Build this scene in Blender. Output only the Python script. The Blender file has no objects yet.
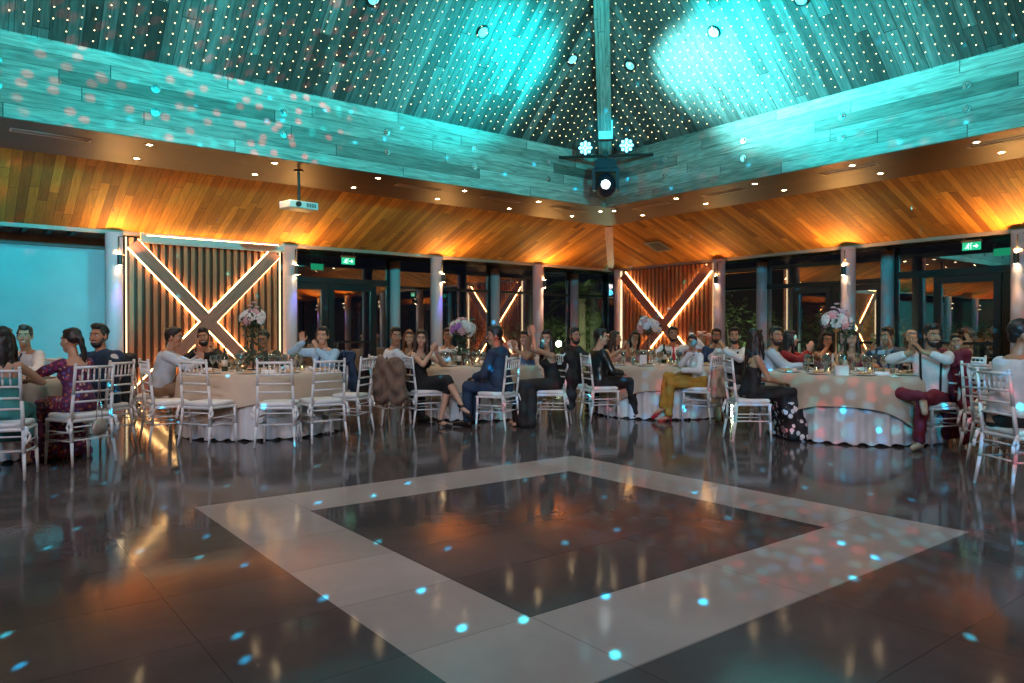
import bpy, bmesh, math, random
import numpy as np
from mathutils import Vector, Matrix, noise
random.seed(7)
PI = math.pi
S = bpy.context.scene
COL = S.collection
V = Vector
# ------------------------------------------------------------------ camera
YAW = math.radians(52.302)
cam = bpy.data.cameras.new('camera'); cam.sensor_width = 36; cam.lens = 729.35 * 36 / 1024
camo = bpy.data.objects.new('camera', cam); COL.objects.link(camo)
camo.location = (0, 0, 1.2); camo.rotation_euler = (PI/2 - math.radians(.489), 0, YAW - PI/2)
cam.clip_end = 200
S.camera = camo
S.view_settings.view_transform = 'Standard'; S.view_settings.look = 'None'
S.view_settings.gamma = 1; S.view_settings.use_curve_mapping = False
S.view_settings.exposure = 0.0
S.cycles.caustics_reflective = False; S.cycles.caustics_refractive = False
S.cycles.sample_clamp_indirect = 4; S.cycles.sample_clamp_direct = 0
S.cycles.max_bounces = 7; S.cycles.transparent_max_bounces = 12
FW = (math.cos(YAW), math.sin(YAW)); RT = (FW[1], -FW[0])
def W(px, d, z=0.0):      # a point d metres ahead of the photographer, in line with image column px
    l = (px - 512) / 729.35 * d
    return V((FW[0]*d + RT[0]*l, FW[1]*d + RT[1]*l, z))
# ------------------------------------------------------------------ world: night sky
wd = bpy.data.worlds.new('night'); S.world = wd; wd.use_nodes = True
wd.node_tree.nodes['Background'].inputs[0].default_value = (.004, .005, .010, 1)
wd.node_tree.nodes['Background'].inputs[1].default_value = 1.0

# ------------------------------------------------------------------ lamps of the room and added fills
def aim(o, to):
    o.rotation_euler = (V(to) - o.location).to_track_quat('-Z', 'Y').to_euler()
def spot(name, loc, to, color, power, angle, blend=.6, size=.05, gobo=None):
    l = bpy.data.lights.new(name, 'SPOT'); l.color = color; l.energy = power
    l.spot_size = math.radians(angle); l.spot_blend = blend; l.shadow_soft_size = size
    o = bpy.data.objects.new(name, l); COL.objects.link(o); o.location = loc; aim(o, to)
    if gobo: gobo_nodes(l, *gobo)
    return o
def gobo_nodes(l, scale, rad, strength, cols, seed=0.0, soft=.03):
    """rotating-gobo wheel of a party light: round holes with coloured filters"""
    l.use_nodes = True; nt = l.node_tree; N = nt.nodes; L = nt.links
    em = N['Emission']; tc = N.new('ShaderNodeTexCoord'); sp = N.new('ShaderNodeSeparateXYZ')
    L.new(tc.outputs['Normal'], sp.inputs[0])
    def m(op, a, b=None):
        n = N.new('ShaderNodeMath'); n.operation = op
        for i, x in enumerate((a, b)):
            if x is None: continue
            if isinstance(x, (int, float)): n.inputs[i].default_value = x
            else: L.new(x, n.inputs[i])
        return n.outputs[0]
    az = m('ABSOLUTE', sp.outputs[2])
    cb = N.new('ShaderNodeCombineXYZ')
    L.new(m('ADD', m('DIVIDE', sp.outputs[0], az), seed), cb.inputs[0]); L.new(m('DIVIDE', sp.outputs[1], az), cb.inputs[1])
    vo = N.new('ShaderNodeTexVoronoi'); vo.voronoi_dimensions = '2D'; vo.feature = 'F1'
    vo.inputs['Scale'].default_value = scale; vo.inputs['Randomness'].default_value = .9
    L.new(cb.outputs[0], vo.inputs['Vector'])
    k = N.new('ShaderNodeMapRange'); k.inputs[1].default_value = rad; k.inputs[2].default_value = rad + soft
    k.inputs[3].default_value = strength; k.inputs[4].default_value = 0
    L.new(vo.outputs['Distance'], k.inputs[0])
    sr = N.new('ShaderNodeSeparateColor'); L.new(vo.outputs['Color'], sr.inputs[0])
    cr = N.new('ShaderNodeValToRGB'); cr.color_ramp.interpolation = 'CONSTANT'
    e = cr.color_ramp.elements
    e[0].position = 0; e[0].color = (*cols[0], 1); e[1].position = 1/len(cols) if len(cols) > 1 else .999; e[1].color = (*cols[1 % len(cols)], 1)
    for i in range(2, len(cols)):
        q = e.new(i/len(cols)); q.color = (*cols[i], 1)
    L.new(sr.outputs[0], cr.inputs[0]); L.new(cr.outputs[0], em.inputs[0]); L.new(k.outputs[0], em.inputs[1])

WARM = (1, .62, .30); CYAN = (.0, .84, .88)
# cyan washes of the party lights (on the corner bars of the roof)
spot('cyan wash', (-3.4, 3.4, 4.5), (9.2, 5.2, 7.9), CYAN, 6500, 52, .9, .12)
spot('cyan wash', (2.5, -2.9, 4.5), (4.6, 9.0, 7.9), CYAN, 9000, 66, .9, .12)
spot('cyan wash', (9.8, -2.9, 4.4), (-.4, 10.0, 5.3), CYAN, 6500, 34, .9, .12)
spot('cyan beam', (8.0, 8.6, 4.6), (9.55, 7.0, 5.25), (.22, 1, .97), 2600, 62, 1, .1)
spot('cyan beam', (7.9, 7.2, 4.6), (9.6, 5.6, 5.5), CYAN, 1300, 96, 1, .1)
spot('cyan beam', (7.6, 7.9, 4.6), (6.9, 9.35, 5.5), CYAN, 1100, 88, 1, .1)
spot('cyan wall wash', (.2, 1.2, 3.3), (1.0, 15.5, 1.9), (0, .58, .80), 5600, 17, .3, .1)
spot('cyan column wash', (-3.4, -3.0, 3.6), (14.6, 6.7, 1.9), (.0, .62, .8), 2600, 20, .8, .1)
# fill washes added out of view to brighten the tables and the dance floor
for fr, to, pw in (((-3.4, 1.0, 4.4), (.6, 8.0, .3), 520), ((-3.4, .0, 4.4), (3.2, 8.6, .3), 620), ((-3.2, -2.8, 4.4), (6.3, 8.6, .3), 900), ((0, -2.9, 4.4), (8.2, 7.0, .3), 800), ((1.6, -2.9, 4.4), (8.2, 4.2, .3), 620), ((-1.5, -2.9, 4.4), (5.2, 4.2, 0), 520), ((-3.4, -1.0, 4.4), (2.2, 5.4, 0), 480)):
    spot('added fill wash', fr, to, (1, .78, .78), pw*.66, 38, .9, .2)
spot('added blue fill', (-3.4, -3.0, 4.0), (7.6, 6.6, .2), (.08, .50, .90), 1000, 50, .9, .2)  # blue fills added to tint the table cloths
spot('added blue fill', (-3.4, 2.6, 4.0), (2.2, 9.4, .2), (.08, .50, .90), 420, 40, .9, .2)
spot('added fill wash', (-.8, -2.9, 3.5), (3.7, 13.9, 1.5), (1, .62, .52), 1100, 20, .6, .2)  # pinkish fill added for the left slatted panel
spot('added fill wash', (3.1, 3.4, 9.6), (3.1, 3.6, 0), (1, .88, .94), 700, 90, .6, .4)  # fill added under the roof apex to brighten the floor
# dotted party effects
spot('dot effect', (-3.4, -3.0, 4.4), (4.6, 4.6, 0), (1, 1, 1), 1000, 66, .3, .01,
     (20, .017, 52, [(.0, .50, 1), (.02, .72, 1), (.0, .6, 1)], 0.3, .04))
spot('dot effect', (-3.2, -2.8, 4.2), (9.2, 6.1, .75), (1, 1, 1), 420, 34, .4, .01,
     (84, .22, 7, [(.0, .45, 1), (1, .06, .10), (.0, .62, .9), (.0, .7, .8)], 1.7, .2))
spot('dot effect', (9.6, -2.8, 4.2), (2.7, 10.2, 5.0), (1, 1, 1), 1000, 17, .3, .01,
     (70, .18, 10, [(1, .02, .02), (1, .05, .04), (0, .6, .6), (1, .02, .03)], .4, .1))

# ------------------------------------------------------------------ materials
MATS = {}
def mat(name, col, rough=.5, metal=0., emit=None, es=0., alpha=None, coat=0., spec=.5, trans=0., bump=0., bscale=60, sheen=0.):
    if name in MATS: return MATS[name]
    m = bpy.data.materials.new(name); m.use_nodes = True; nt = m.node_tree
    b = nt.nodes['Principled BSDF']
    b.inputs['Base Color'].default_value = (*col, 1); b.inputs['Roughness'].default_value = rough
    b.inputs['Metallic'].default_value = metal; b.inputs['Coat Weight'].default_value = coat
    b.inputs['Specular IOR Level'].default_value = spec; b.inputs['Transmission Weight'].default_value = trans
    b.inputs['Sheen Weight'].default_value = sheen
    if emit: b.inputs['Emission Color'].default_value = (*emit, 1); b.inputs['Emission Strength'].default_value = es
    # every surface gets a little procedural variation
    tc = nt.nodes.new('ShaderNodeTexCoord'); n = nt.nodes.new('ShaderNodeTexNoise'); n.inputs['Scale'].default_value = bscale
    nt.links.new(tc.outputs['Object'], n.inputs['Vector'])
    mr = nt.nodes.new('ShaderNodeMapRange'); mr.inputs[3].default_value = .86; mr.inputs[4].default_value = 1.14
    nt.links.new(n.outputs[0], mr.inputs[0])
    hs = nt.nodes.new('ShaderNodeHueSaturation'); hs.inputs['Color'].default_value = (*col, 1)
    nt.links.new(mr.outputs[0], hs.inputs['Value']); nt.links.new(hs.outputs[0], b.inputs['Base Color'])
    if bump:
        bp = nt.nodes.new('ShaderNodeBump'); bp.inputs['Strength'].default_value = bump; bp.inputs['Distance'].default_value = .01
        nt.links.new(n.outputs[0], bp.inputs['Height']); nt.links.new(bp.outputs[0], b.inputs['Normal'])
    MATS[name] = m; return m
def emat(name, col, st, sample=False):
    m = mat(name, (0.02, .02, .02), emit=col, es=st)
    m.cycles.emission_sampling = 'AUTO' if sample else 'NONE'
    return m
def plank(name, w, ln, cols, rough=.5, gap=.03, grain=.35, gapv=.15, along_gap=True):
    """boards laid in UV metres: u across, v along the board"""
    m = bpy.data.materials.new(name); m.use_nodes = True; nt = m.node_tree; N = nt.nodes; L = nt.links
    b = N['Principled BSDF']; b.inputs['Roughness'].default_value = rough
    uv = N.new('ShaderNodeUVMap'); sp = N.new('ShaderNodeSeparateXYZ'); L.new(uv.outputs[0], sp.inputs[0])
    def M(op, a, b2=None, c=None):
        n = N.new('ShaderNodeMath'); n.operation = op
        for i, x in enumerate((a, b2, c)):
            if x is None: continue
            if isinstance(x, (int, float)): n.inputs[i].default_value = x
            else: L.new(x, n.inputs[i])
        return n.outputs[0]
    u = M('DIVIDE', sp.outputs[0], w); iu = M('FLOOR', u); fu = M('FRACT', u)
    w1 = N.new('ShaderNodeTexWhiteNoise'); w1.noise_dimensions = '1D'; L.new(iu, w1.inputs['W'])
    v = M('ADD', M('DIVIDE', sp.outputs[1], ln), w1.outputs[0]); iv = M('FLOOR', v); fv = M('FRACT', v)
    cb = N.new('ShaderNodeCombineXYZ'); L.new(iu, cb.inputs[0]); L.new(iv, cb.inputs[1])
    w2 = N.new('ShaderNodeTexWhiteNoise'); w2.noise_dimensions = '2D'; L.new(cb.outputs[0], w2.inputs['Vector'])
    cr = N.new('ShaderNodeValToRGB'); e = cr.color_ramp.elements
    for i, c in enumerate(cols):
        q = e[i] if i < 2 else e.new(.5)
        q.color = (*c, 1)
    for i, q in enumerate(sorted(range(len(cols)))): e[i].position = i / (len(cols) - 1)
    for i, c in enumerate(cols): e[i].color = (*c, 1)
    L.new(w2.outputs[0], cr.inputs[0])
    gc = N.new('ShaderNodeCombineXYZ'); L.new(M('ADD', M('MULTIPLY', sp.outputs[0], 14), M('MULTIPLY', iu, 3.7)), gc.inputs[0])
    L.new(M('ADD', M('MULTIPLY', sp.outputs[1], 1.3), M('MULTIPLY', w2.outputs[0], 40)), gc.inputs[1])
    nz = N.new('ShaderNodeTexNoise'); nz.inputs['Scale'].default_value = 1.6; nz.inputs['Detail'].default_value = 6
    nz.inputs['Distortion'].default_value = 1.2; L.new(gc.outputs[0], nz.inputs['Vector'])
    gr = N.new('ShaderNodeMapRange'); gr.inputs[1].default_value = .3; gr.inputs[2].default_value = .7
    gr.inputs[3].default_value = 1 - grain; gr.inputs[4].default_value = 1 + grain * .6; L.new(nz.outputs[0], gr.inputs[0])
    g = M('LESS_THAN', fu, gap)
    if along_gap: g = M('MAXIMUM', g, M('LESS_THAN', fv, .012 / ln * 1.0))
    gg = M('SUBTRACT', 1, M('MULTIPLY', g, 1 - gapv))
    mx = N.new('ShaderNodeVectorMath'); mx.operation = 'SCALE'; L.new(cr.outputs[0], mx.inputs[0]); L.new(M('MULTIPLY', gr.outputs[0], gg), mx.inputs['Scale'])
    L.new(mx.outputs[0], b.inputs['Base Color'])
    bp = N.new('ShaderNodeBump'); bp.inputs['Strength'].default_value = .25; bp.inputs['Distance'].default_value = .01
    L.new(M('MULTIPLY', nz.outputs[0], gg), bp.inputs['Height']); L.new(bp.outputs[0], b.inputs['Normal'])
    return m

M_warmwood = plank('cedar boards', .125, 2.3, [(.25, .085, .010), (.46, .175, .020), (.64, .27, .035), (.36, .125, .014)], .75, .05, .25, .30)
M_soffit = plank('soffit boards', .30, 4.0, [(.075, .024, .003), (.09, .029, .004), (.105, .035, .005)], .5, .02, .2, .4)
M_fascia = plank('washed boards', .167, 2.6, [(.15, .135, .12), (.36, .345, .32), (.46, .45, .42), (.25, .23, .21), (.42, .41, .38)], .6, .035, .5, .25)
M_roof = plank('roof boards', .17, 3.2, [(.07, .068, .066), (.15, .15, .145), (.21, .21, .205), (.045, .04, .038), (.18, .18, .175)], .6, .05, .45, .25)
M_slat = plank('slat timber', 5, 9, [(.46, .165, .07), (.54, .20, .085)], .5, .0, .25, 1, False)
M_beam = plank('brace timber', 5, 9, [(.42, .17, .12), (.47, .19, .135)], .5, .0, .25, 1, False)
M_white = mat('white paint', (.62, .60, .58), .5)
M_column = mat('column plaster', (.66, .53, .58), .55)
M_walld = mat('white wall', (.62, .64, .65), .7, bscale=2)
M_black = mat('black metal', (.015, .015, .017), .4)
M_frame = mat('dark aluminium', (.028, .036, .042), .35, .4)
M_louv = mat('louvre grey', (.05, .055, .055), .5)
M_trim = mat('eave trim', (.34, .24, .19), .5)
M_steel = mat('bolt steel', (.65, .66, .68), .25, 1)
M_chair = mat('chair white lacquer', (.72, .72, .72), .35)
M_cush = mat('cushion cotton', (.80, .79, .78), .8, bump=.2)
M_top = mat('champagne cloth', (.50, .39, .29), .6, bscale=8, sheen=.3)
M_skirt = mat('white cloth', (.66, .66, .67), .7, bscale=8, sheen=.2)
M_led = emat('led strip', (1, .60, .22), 24)
M_edge_glow = emat('column edge glow', (1, .74, .42), 1.8)  # glow for the lit column edges beside the panels
M_lamp = emat('lamp lens', (1, .72, .38), 60)
M_bulb = emat('fairy bulb', (1, .74, .36), 7)
M_wire = mat('fairy wire', (.02, .035, .03), .6)
M_cyled = emat('cyan led lens', (.25, .88, 1), 3.2)

# ------------------------------------------------------------------ mesh helpers
class Sh:
    def __init__(s): s.v = []; s.f = []; s.m = []; s.uv = {}
    def add(s, vs, fs, mi=0):
        o = len(s.v); s.v += [tuple(p) for p in vs]
        for f in fs: s.f.append([i + o for i in f]); s.m.append(mi)
        return s
    def box(s, lo, hi, mi=0, M=None):
        (a, b, c), (d, e, f) = lo, hi
        vs = [(a,b,c),(d,b,c),(d,e,c),(a,e,c),(a,b,f),(d,b,f),(d,e,f),(a,e,f)]
        if M is not None: vs = [M @ V(p) for p in vs]
        return s.add(vs, [(0,3,2,1),(4,5,6,7),(0,1,5,4),(1,2,6,5),(2,3,7,6),(3,0,4,7)], mi)
    def rings(s, rs, mi=0, close=True):
        n = len(rs[0]); vs = [p for r in rs for p in r]; fs = []
        for i in range(len(rs) - 1):
            for j in range(n):
                k = (j + 1) % n; fs.append((i*n+j, i*n+k, (i+1)*n+k, (i+1)*n+j))
        if close: fs.append(tuple(range(n))[::-1]); fs.append(tuple((len(rs)-1)*n + j for j in range(n)))
        return s.add(vs, fs, mi)
    def tube(s, a, b, ra, rb=None, n=8, mi=0):
        a = V(a); b = V(b); rb = ra if rb is None else rb
        d = (b - a); d = d.normalized() if d.length > 1e-6 else V((0, 0, 1))
        x = d.orthogonal().normalized(); y = d.cross(x)
        f = lambda c, r: [c + (x * math.cos(t) + y * math.sin(t)) * r for t in [2*PI*i/n for i in range(n)]]
        return s.rings([f(a, ra), f(b, rb)], mi)
    def path(s, pts, r, n=6, mi=0):
        for i in range(len(pts) - 1):
            rr = r if not isinstance(r, (list, tuple)) else r[i]
            r2 = r if not isinstance(r, (list, tuple)) else r[i+1]
            s.tube(pts[i], pts[i+1], rr, r2, n, mi)
        return s
    def cap(s, a, b, ra, rb=None, n=10, mi=0):
        a = V(a); b = V(b); rb = ra if rb is None else rb
        d = (b - a); L = d.length; d = d.normalized() if L > 1e-6 else V((0, 0, 1))
        x = d.orthogonal().normalized(); y = d.cross(x)
        rs = []
        for c, r, th in [(a, ra, t) for t in (-80, -45, -15)] + [(b, rb, t) for t in (15, 45, 80)]:
            t = math.radians(th); cc = c + d * r * math.sin(t); q = r * math.cos(t)
            rs.append([cc + (x * math.cos(u) + y * math.sin(u)) * q for u in [2*PI*i/n for i in range(n)]])
        return s.rings(rs, mi)
    def ell(s, c, r, M=None, n=12, k=7, mi=0):
        c = V(c); rs = []
        for i in range(k):
            t = -PI/2 + PI * (i + .5) / k
            ring = []
            for j in range(n):
                u = 2*PI*j/n; p = V((r[0]*math.cos(t)*math.cos(u), r[1]*math.cos(t)*math.sin(u), r[2]*math.sin(t)/math.sin(PI/2 - PI*.5/k)))
                ring.append(c + (M @ p if M is not None else p))
            rs.append(ring)
        return s.rings(rs, mi)
    def lathe(s, prof, n=16, c=(0, 0, 0), mi=0):
        return s.rings([[(c[0] + r*math.cos(2*PI*i/n), c[1] + r*math.sin(2*PI*i/n), c[2] + z) for i in range(n)] for r, z in prof], mi)
    def quad(s, a, b, c, d, mi=0, uv=None):
        s.add([a, b, c, d], [(0, 1, 2, 3)], mi)
        if uv: s.uv[len(s.f) - 1] = uv
        return s
    def mesh(s, name, mats, smooth=False):
        me = bpy.data.meshes.new(name); me.from_pydata(s.v, [], s.f)
        if not isinstance(mats, (list, tuple)): mats = [mats]
        for m in mats: me.materials.append(m)
        me.polygons.foreach_set('material_index', s.m)
        me.polygons.foreach_set('use_smooth', [smooth] * len(s.f))
        if s.uv:
            ul = me.uv_layers.new(name='UVMap')
            for fi, uv in s.uv.items():
                p = me.polygons[fi]
                for k, li in enumerate(p.loop_indices): ul.data[li].uv = uv[k]
        me.update(); return me
def link(name, me, parent=None, loc=None, rz=None):
    o = bpy.data.objects.new(name, me); COL.objects.link(o)
    if parent: o.parent = parent
    if loc is not None: o.location = loc
    if rz is not None: o.rotation_euler = (0, 0, rz)
    return o
def obj(name, sh, mats, parent=None, smooth=False, loc=None, rz=None):
    return link(name, sh.mesh(name, mats, smooth), parent, loc, rz)
def tag(o, label, cat, group=None):
    o['label'] = label; o['category'] = cat
    if group: o['group'] = group
    return o
def struct(name, sh, mats, parent=None, **k):
    o = obj(name, sh, mats, parent, **k)
    if not parent: o['kind'] = 'structure'
    return o
def empty(name, loc=(0, 0, 0), rz=0):
    o = bpy.data.objects.new(name, None); COL.objects.link(o); o.location = loc; o.rotation_euler = (0, 0, rz); o.empty_display_size = .1
    return o
def dup(root, loc, rz=0, label=None, group=None, scale=None):
    r = root.copy(); COL.objects.link(r); r.location = loc; r.rotation_euler = (0, 0, rz)
    if label: r['label'] = label
    if group: r['group'] = group
    if scale: r.scale = (scale,) * 3
    for ch in list(root.children):
        c = ch.copy(); COL.objects.link(c); c.parent = r
        for g in list(ch.children):
            d = g.copy(); COL.objects.link(d); d.parent = c
    return r
def remesh(sh, name, mats, vox=.01, sm=3, fold=0., ff=9.):
    me = sh.mesh('tmp', [], True) if False else bpy.data.meshes.new('tmp')
    me.from_pydata(sh.v, [], sh.f); me.update()
    bm = bmesh.new(); bm.from_mesh(me); bmesh.ops.recalc_face_normals(bm, faces=bm.faces); bm.to_mesh(me); bm.free()
    o = bpy.data.objects.new('tmp', me); COL.objects.link(o)
    r = o.modifiers.new('r', 'REMESH'); r.mode = 'VOXEL'; r.voxel_size = vox; r.use_smooth_shade = True
    if sm: q = o.modifiers.new('s', 'SMOOTH'); q.iterations = sm; q.factor = .5
    dg = bpy.context.evaluated_depsgraph_get()
    out = bpy.data.meshes.new_from_object(o.evaluated_get(dg)); out.name = name
    bpy.data.objects.remove(o); bpy.data.meshes.remove(me)
    out.materials.clear()
    if not isinstance(mats, (list, tuple)): mats = [mats]
    for m in mats: out.materials.append(m)
    n = len(out.vertices)
    if fold and n:
        co = np.empty(n*3); out.vertices.foreach_get('co', co); co = co.reshape(-1, 3)
        no = np.empty(n*3); out.vertex_normals.foreach_get('vector', no); no = no.reshape(-1, 3)
        seed = random.random() * 40
        d = np.sin(co[:, 0]*ff*2.1 + 3*np.sin(co[:, 2]*ff*.9 + seed) + co[:, 1]*ff*1.3) + .7*np.sin(co[:, 2]*ff*2.7 + 2*np.sin(co[:, 0]*ff*1.7 + seed*2) - co[:, 1]*ff)
        co += no * (d * fold * .5)[:, None]
        out.vertices.foreach_set('co', co.ravel())
    out.polygons.foreach_set('use_smooth', [True] * len(out.polygons)); out.update()
    return out

# ------------------------------------------------------------------ the building
X0, X1, Y0, Y1 = -3.9, 10.2, -3.3, 10.2          # opening of the lantern roof
ZS, ZF, ZE = 3.70, 4.70, 2.95                    # soffit, fascia top, eave
CXR, CYR = (X0+X1)/2, (Y0+Y1)/2
ZA = ZF + 7.05 * math.tan(math.radians(40))
def rect(g, h=None):
    h = g if h is None else h
    return [V((X1+g, Y0-h, 0)), V((X1+g, Y1+h, 0)), V((X0-g, Y1+h, 0)), V((X0-g, Y0-h, 0))]
E1, E2 = 1.70, 3.72
def zv(p, z): return V((p.x, p.y, z))
SIDES = ['right', 'left', 'rear_left', 'rear_right']
r0, r1, r2 = rect(0), rect(1.76, 1.66), rect(3.90, 3.68)
for k in range(4):
    a0, b0 = r0[k], r0[(k+1) % 4]; a1, b1 = r1[k], r1[(k+1) % 4]; a2, b2 = r2[k], r2[(k+1) % 4]
    d = (b0 - a0).normalized(); nrm = V((d.y, -d.x, 0)); ln = (b0 - a0).length
    U = lambda p: (p - a0).dot(d) + 20
    # washed-wood fascia (0.12 m thick)
    s = Sh(); th = nrm * .12
    s.quad(zv(a0, ZS), zv(b0, ZS), zv(b0, ZF), zv(a0, ZF), 0, [(.0, 20), (.0, 20+ln), (1.0, 20+ln), (1.0, 20)])
    s.quad(zv(b0+th, ZS), zv(a0+th, ZS), zv(a0+th, ZF), zv(b0+th, ZF), 0, [(.0, 20), (.0, 20+ln), (1.0, 20+ln), (1.0, 20)])
    s.quad(zv(a0, ZF), zv(b0, ZF), zv(b0+th, ZF), zv(a0+th, ZF), 0, [(.0, 20), (.0, 20+ln), (.1, 20+ln), (.1, 20)])
    struct('trim_fascia_' + SIDES[k], s, M_fascia)
    # flat soffit
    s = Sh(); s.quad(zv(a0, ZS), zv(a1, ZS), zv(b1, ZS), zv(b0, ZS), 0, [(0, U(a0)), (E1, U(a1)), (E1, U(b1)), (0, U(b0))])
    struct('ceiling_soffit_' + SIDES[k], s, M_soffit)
    # sloping cedar ceiling
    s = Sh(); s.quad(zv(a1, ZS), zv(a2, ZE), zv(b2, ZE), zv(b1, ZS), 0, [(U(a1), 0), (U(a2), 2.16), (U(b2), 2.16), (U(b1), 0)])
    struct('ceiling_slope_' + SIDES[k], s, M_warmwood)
    # eave trim board
    s = Sh(); t = nrm * .05
    for q0, q1 in ((ZE-.045, ZE+.05),):
        s.add([zv(a2-t, q0), zv(b2-t, q0), zv(b2, q0), zv(a2, q0), zv(a2-t, q1), zv(b2-t, q1), zv(b2, q1), zv(a2, q1)],
              [(0,3,2,1),(4,5,6,7),(0,1,5,4),(1,2,6,5),(2,3,7,6),(3,0,4,7)])
    struct('trim_eave_' + SIDES[k], s, M_trim)
    # roof face
    ap = V((CXR, CYR, ZA)); sl = math.hypot(ZA-ZF, (ap - a0).dot(-nrm))
    s = Sh(); s.add([zv(a0, ZF), zv(b0, ZF), ap], [(0, 1, 2)]); s.uv[0] = [(U(a0), 0), (U(b0), 0), (U(zv(ap, 0)), sl)]
    struct('ceiling_roof_' + SIDES[k], s, M_roof)
    # hip rafter
    c = zv(a0, ZF); dv = (ap - c); L = dv.length; dv.normalize()
    side = V((0, 0, 1)).cross(dv).normalized(); dn = dv.cross(side).normalized()
    if dn.z > 0: dn = -dn
    s = Sh(); p = c + dv * .12 - dn * .02
    hw, hd = .12, .26
    q = [p - side*hw, p + side*hw, p + side*hw + dn*hd, p - side*hw + dn*hd]
    e = [x + dv * (L - .2) for x in q]
    s.add(q + e, [(3,2,1,0), (4,5,6,7), (0,1,5,4), (1,2,6,5), (2,3,7,6), (3,0,4,7)])
    for fi in range(6): s.uv[fi] = [(.2, 0), (.6, 0), (.6, L), (.2, L)]
    struct('trim_hip_rafter_' + SIDES[k], s, M_fascia)
    # lower hip cover strip
    c = zv(a1, ZS-.005); e = zv(a2, ZE-.005); w = .09; sd = (e - c).cross(V((0, 0, 1))).normalized() * w
    s = Sh(); dz = V((0, 0, -.02))
    s.add([c-sd, c+sd, e+sd, e-sd, c-sd+dz, c+sd+dz, e+sd+dz, e-sd+dz], [(0,1,2,3), (7,6,5,4), (0,4,5,1), (1,5,6,2), (2,6,7,3), (3,7,4,0)])
    for fi in range(6): s.uv[fi] = [(.2, 0), (.4, 0), (.4, 2), (.2, 2)]
    struct('trim_hip_cover_' + SIDES[k], s, M_slat)

# floor: dark tiles with a pale square border
def floor_mat(name, base, var, rough):
    m = bpy.data.materials.new(name); m.use_nodes = True; nt = m.node_tree; N = nt.nodes; L = nt.links; b = N['Principled BSDF']
    tc = N.new('ShaderNodeTexCoord')
    br = N.new('ShaderNodeTexBrick'); br.offset = .0; br.inputs['Scale'].default_value = 1; br.inputs['Mortar Size'].default_value = .0025
    br.inputs['Brick Width'].default_value = 1.19; br.inputs['Row Height'].default_value = .595; br.inputs['Mortar Smooth'].default_value = .1
    br.inputs['Color1'].default_value = (1, 1, 1, 1); br.inputs['Color2'].default_value = (.86, .86, .86, 1); br.inputs['Mortar'].default_value = (.5, .5, .5, 1)
    mp = N.new('ShaderNodeMapping'); mp.inputs['Location'].default_value = (.59 - 1.36, .595 - 1.81, 0)
    L.new(tc.outputs['Object'], mp.inputs['Vector']); L.new(mp.outputs[0], br.inputs['Vector'])
    n1 = N.new('ShaderNodeTexNoise'); n1.inputs['Scale'].default_value = .9; n1.inputs['Detail'].default_value = 7; n1.inputs['Roughness'].default_value = .62; n1.inputs['Distortion'].default_value = .6
    L.new(tc.outputs['Object'], n1.inputs['Vector'])
    cr = N.new('ShaderNodeValToRGB'); cr.color_ramp.elements[0].position = .3; cr.color_ramp.elements[1].position = .72
    cr.color_ramp.elements[0].color = (*[c * (1 - var) for c in base], 1); cr.color_ramp.elements[1].color = (*[c * (1 + var) for c in base], 1)
    L.new(n1.outputs[0], cr.inputs[0])
    mx = N.new('ShaderNodeMixRGB'); mx.blend_type = 'MULTIPLY'; mx.inputs[0].default_value = 1
    L.new(cr.outputs[0], mx.inputs[1]); L.new(br.outputs[0], mx.inputs[2]); L.new(mx.outputs[0], b.inputs['Base Color'])
    rr = N.new('ShaderNodeMapRange'); rr.inputs[3].default_value = rough * .8; rr.inputs[4].default_value = rough * 1.25; L.new(n1.outputs[0], rr.inputs[0]); L.new(rr.outputs[0], b.inputs['Roughness'])
    n2 = N.new('ShaderNodeTexNoise'); n2.inputs['Scale'].default_value = 8; n2.inputs['Detail'].default_value = 2; L.new(tc.outputs['Object'], n2.inputs['Vector'])
    bp = N.new('ShaderNodeBump'); bp.inputs['Strength'].default_value = .05; bp.inputs['Distance'].default_value = .01
    L.new(n2.outputs[0], bp.inputs['Height']); L.new(bp.outputs[0], b.inputs['Normal'])
    b.inputs['Specular IOR Level'].default_value = .11
    return m
M_floor = floor_mat('dark floor tile', (.104, .085, .083), .28, .085)
M_band = floor_mat('pale floor tile', (.47, .375, .335), .16, .10)
FX, FY, HO, HI = 3.14, 3.59, 1.785, 1.19
s = Sh(); B = 24
def sq(h): return [(FX-h, FY-h, 0), (FX+h, FY-h, 0), (FX+h, FY+h, 0), (FX-h, FY+h, 0)]
o_, i_ = sq(HO), sq(HI); ex = [(-14, -14, 0), (B, -14, 0), (B, B, 0), (-14, B, 0)]
s.add(i_, [(0, 1, 2, 3)], 0)
s.add(o_ + i_, [(j, (j+1) % 4, 4+(j+1) % 4, 4+j) for j in range(4)], 1)
ex = [(-8.5, -8, 0), (15.9, -8, 0), (15.9, 15.9, 0), (-8.5, 15.9, 0)]
s.add(ex + o_, [(j, (j+1) % 4, 4+(j+1) % 4, 4+j) for j in range(4)], 0)
struct('floor', s, [M_floor, M_band])

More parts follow.
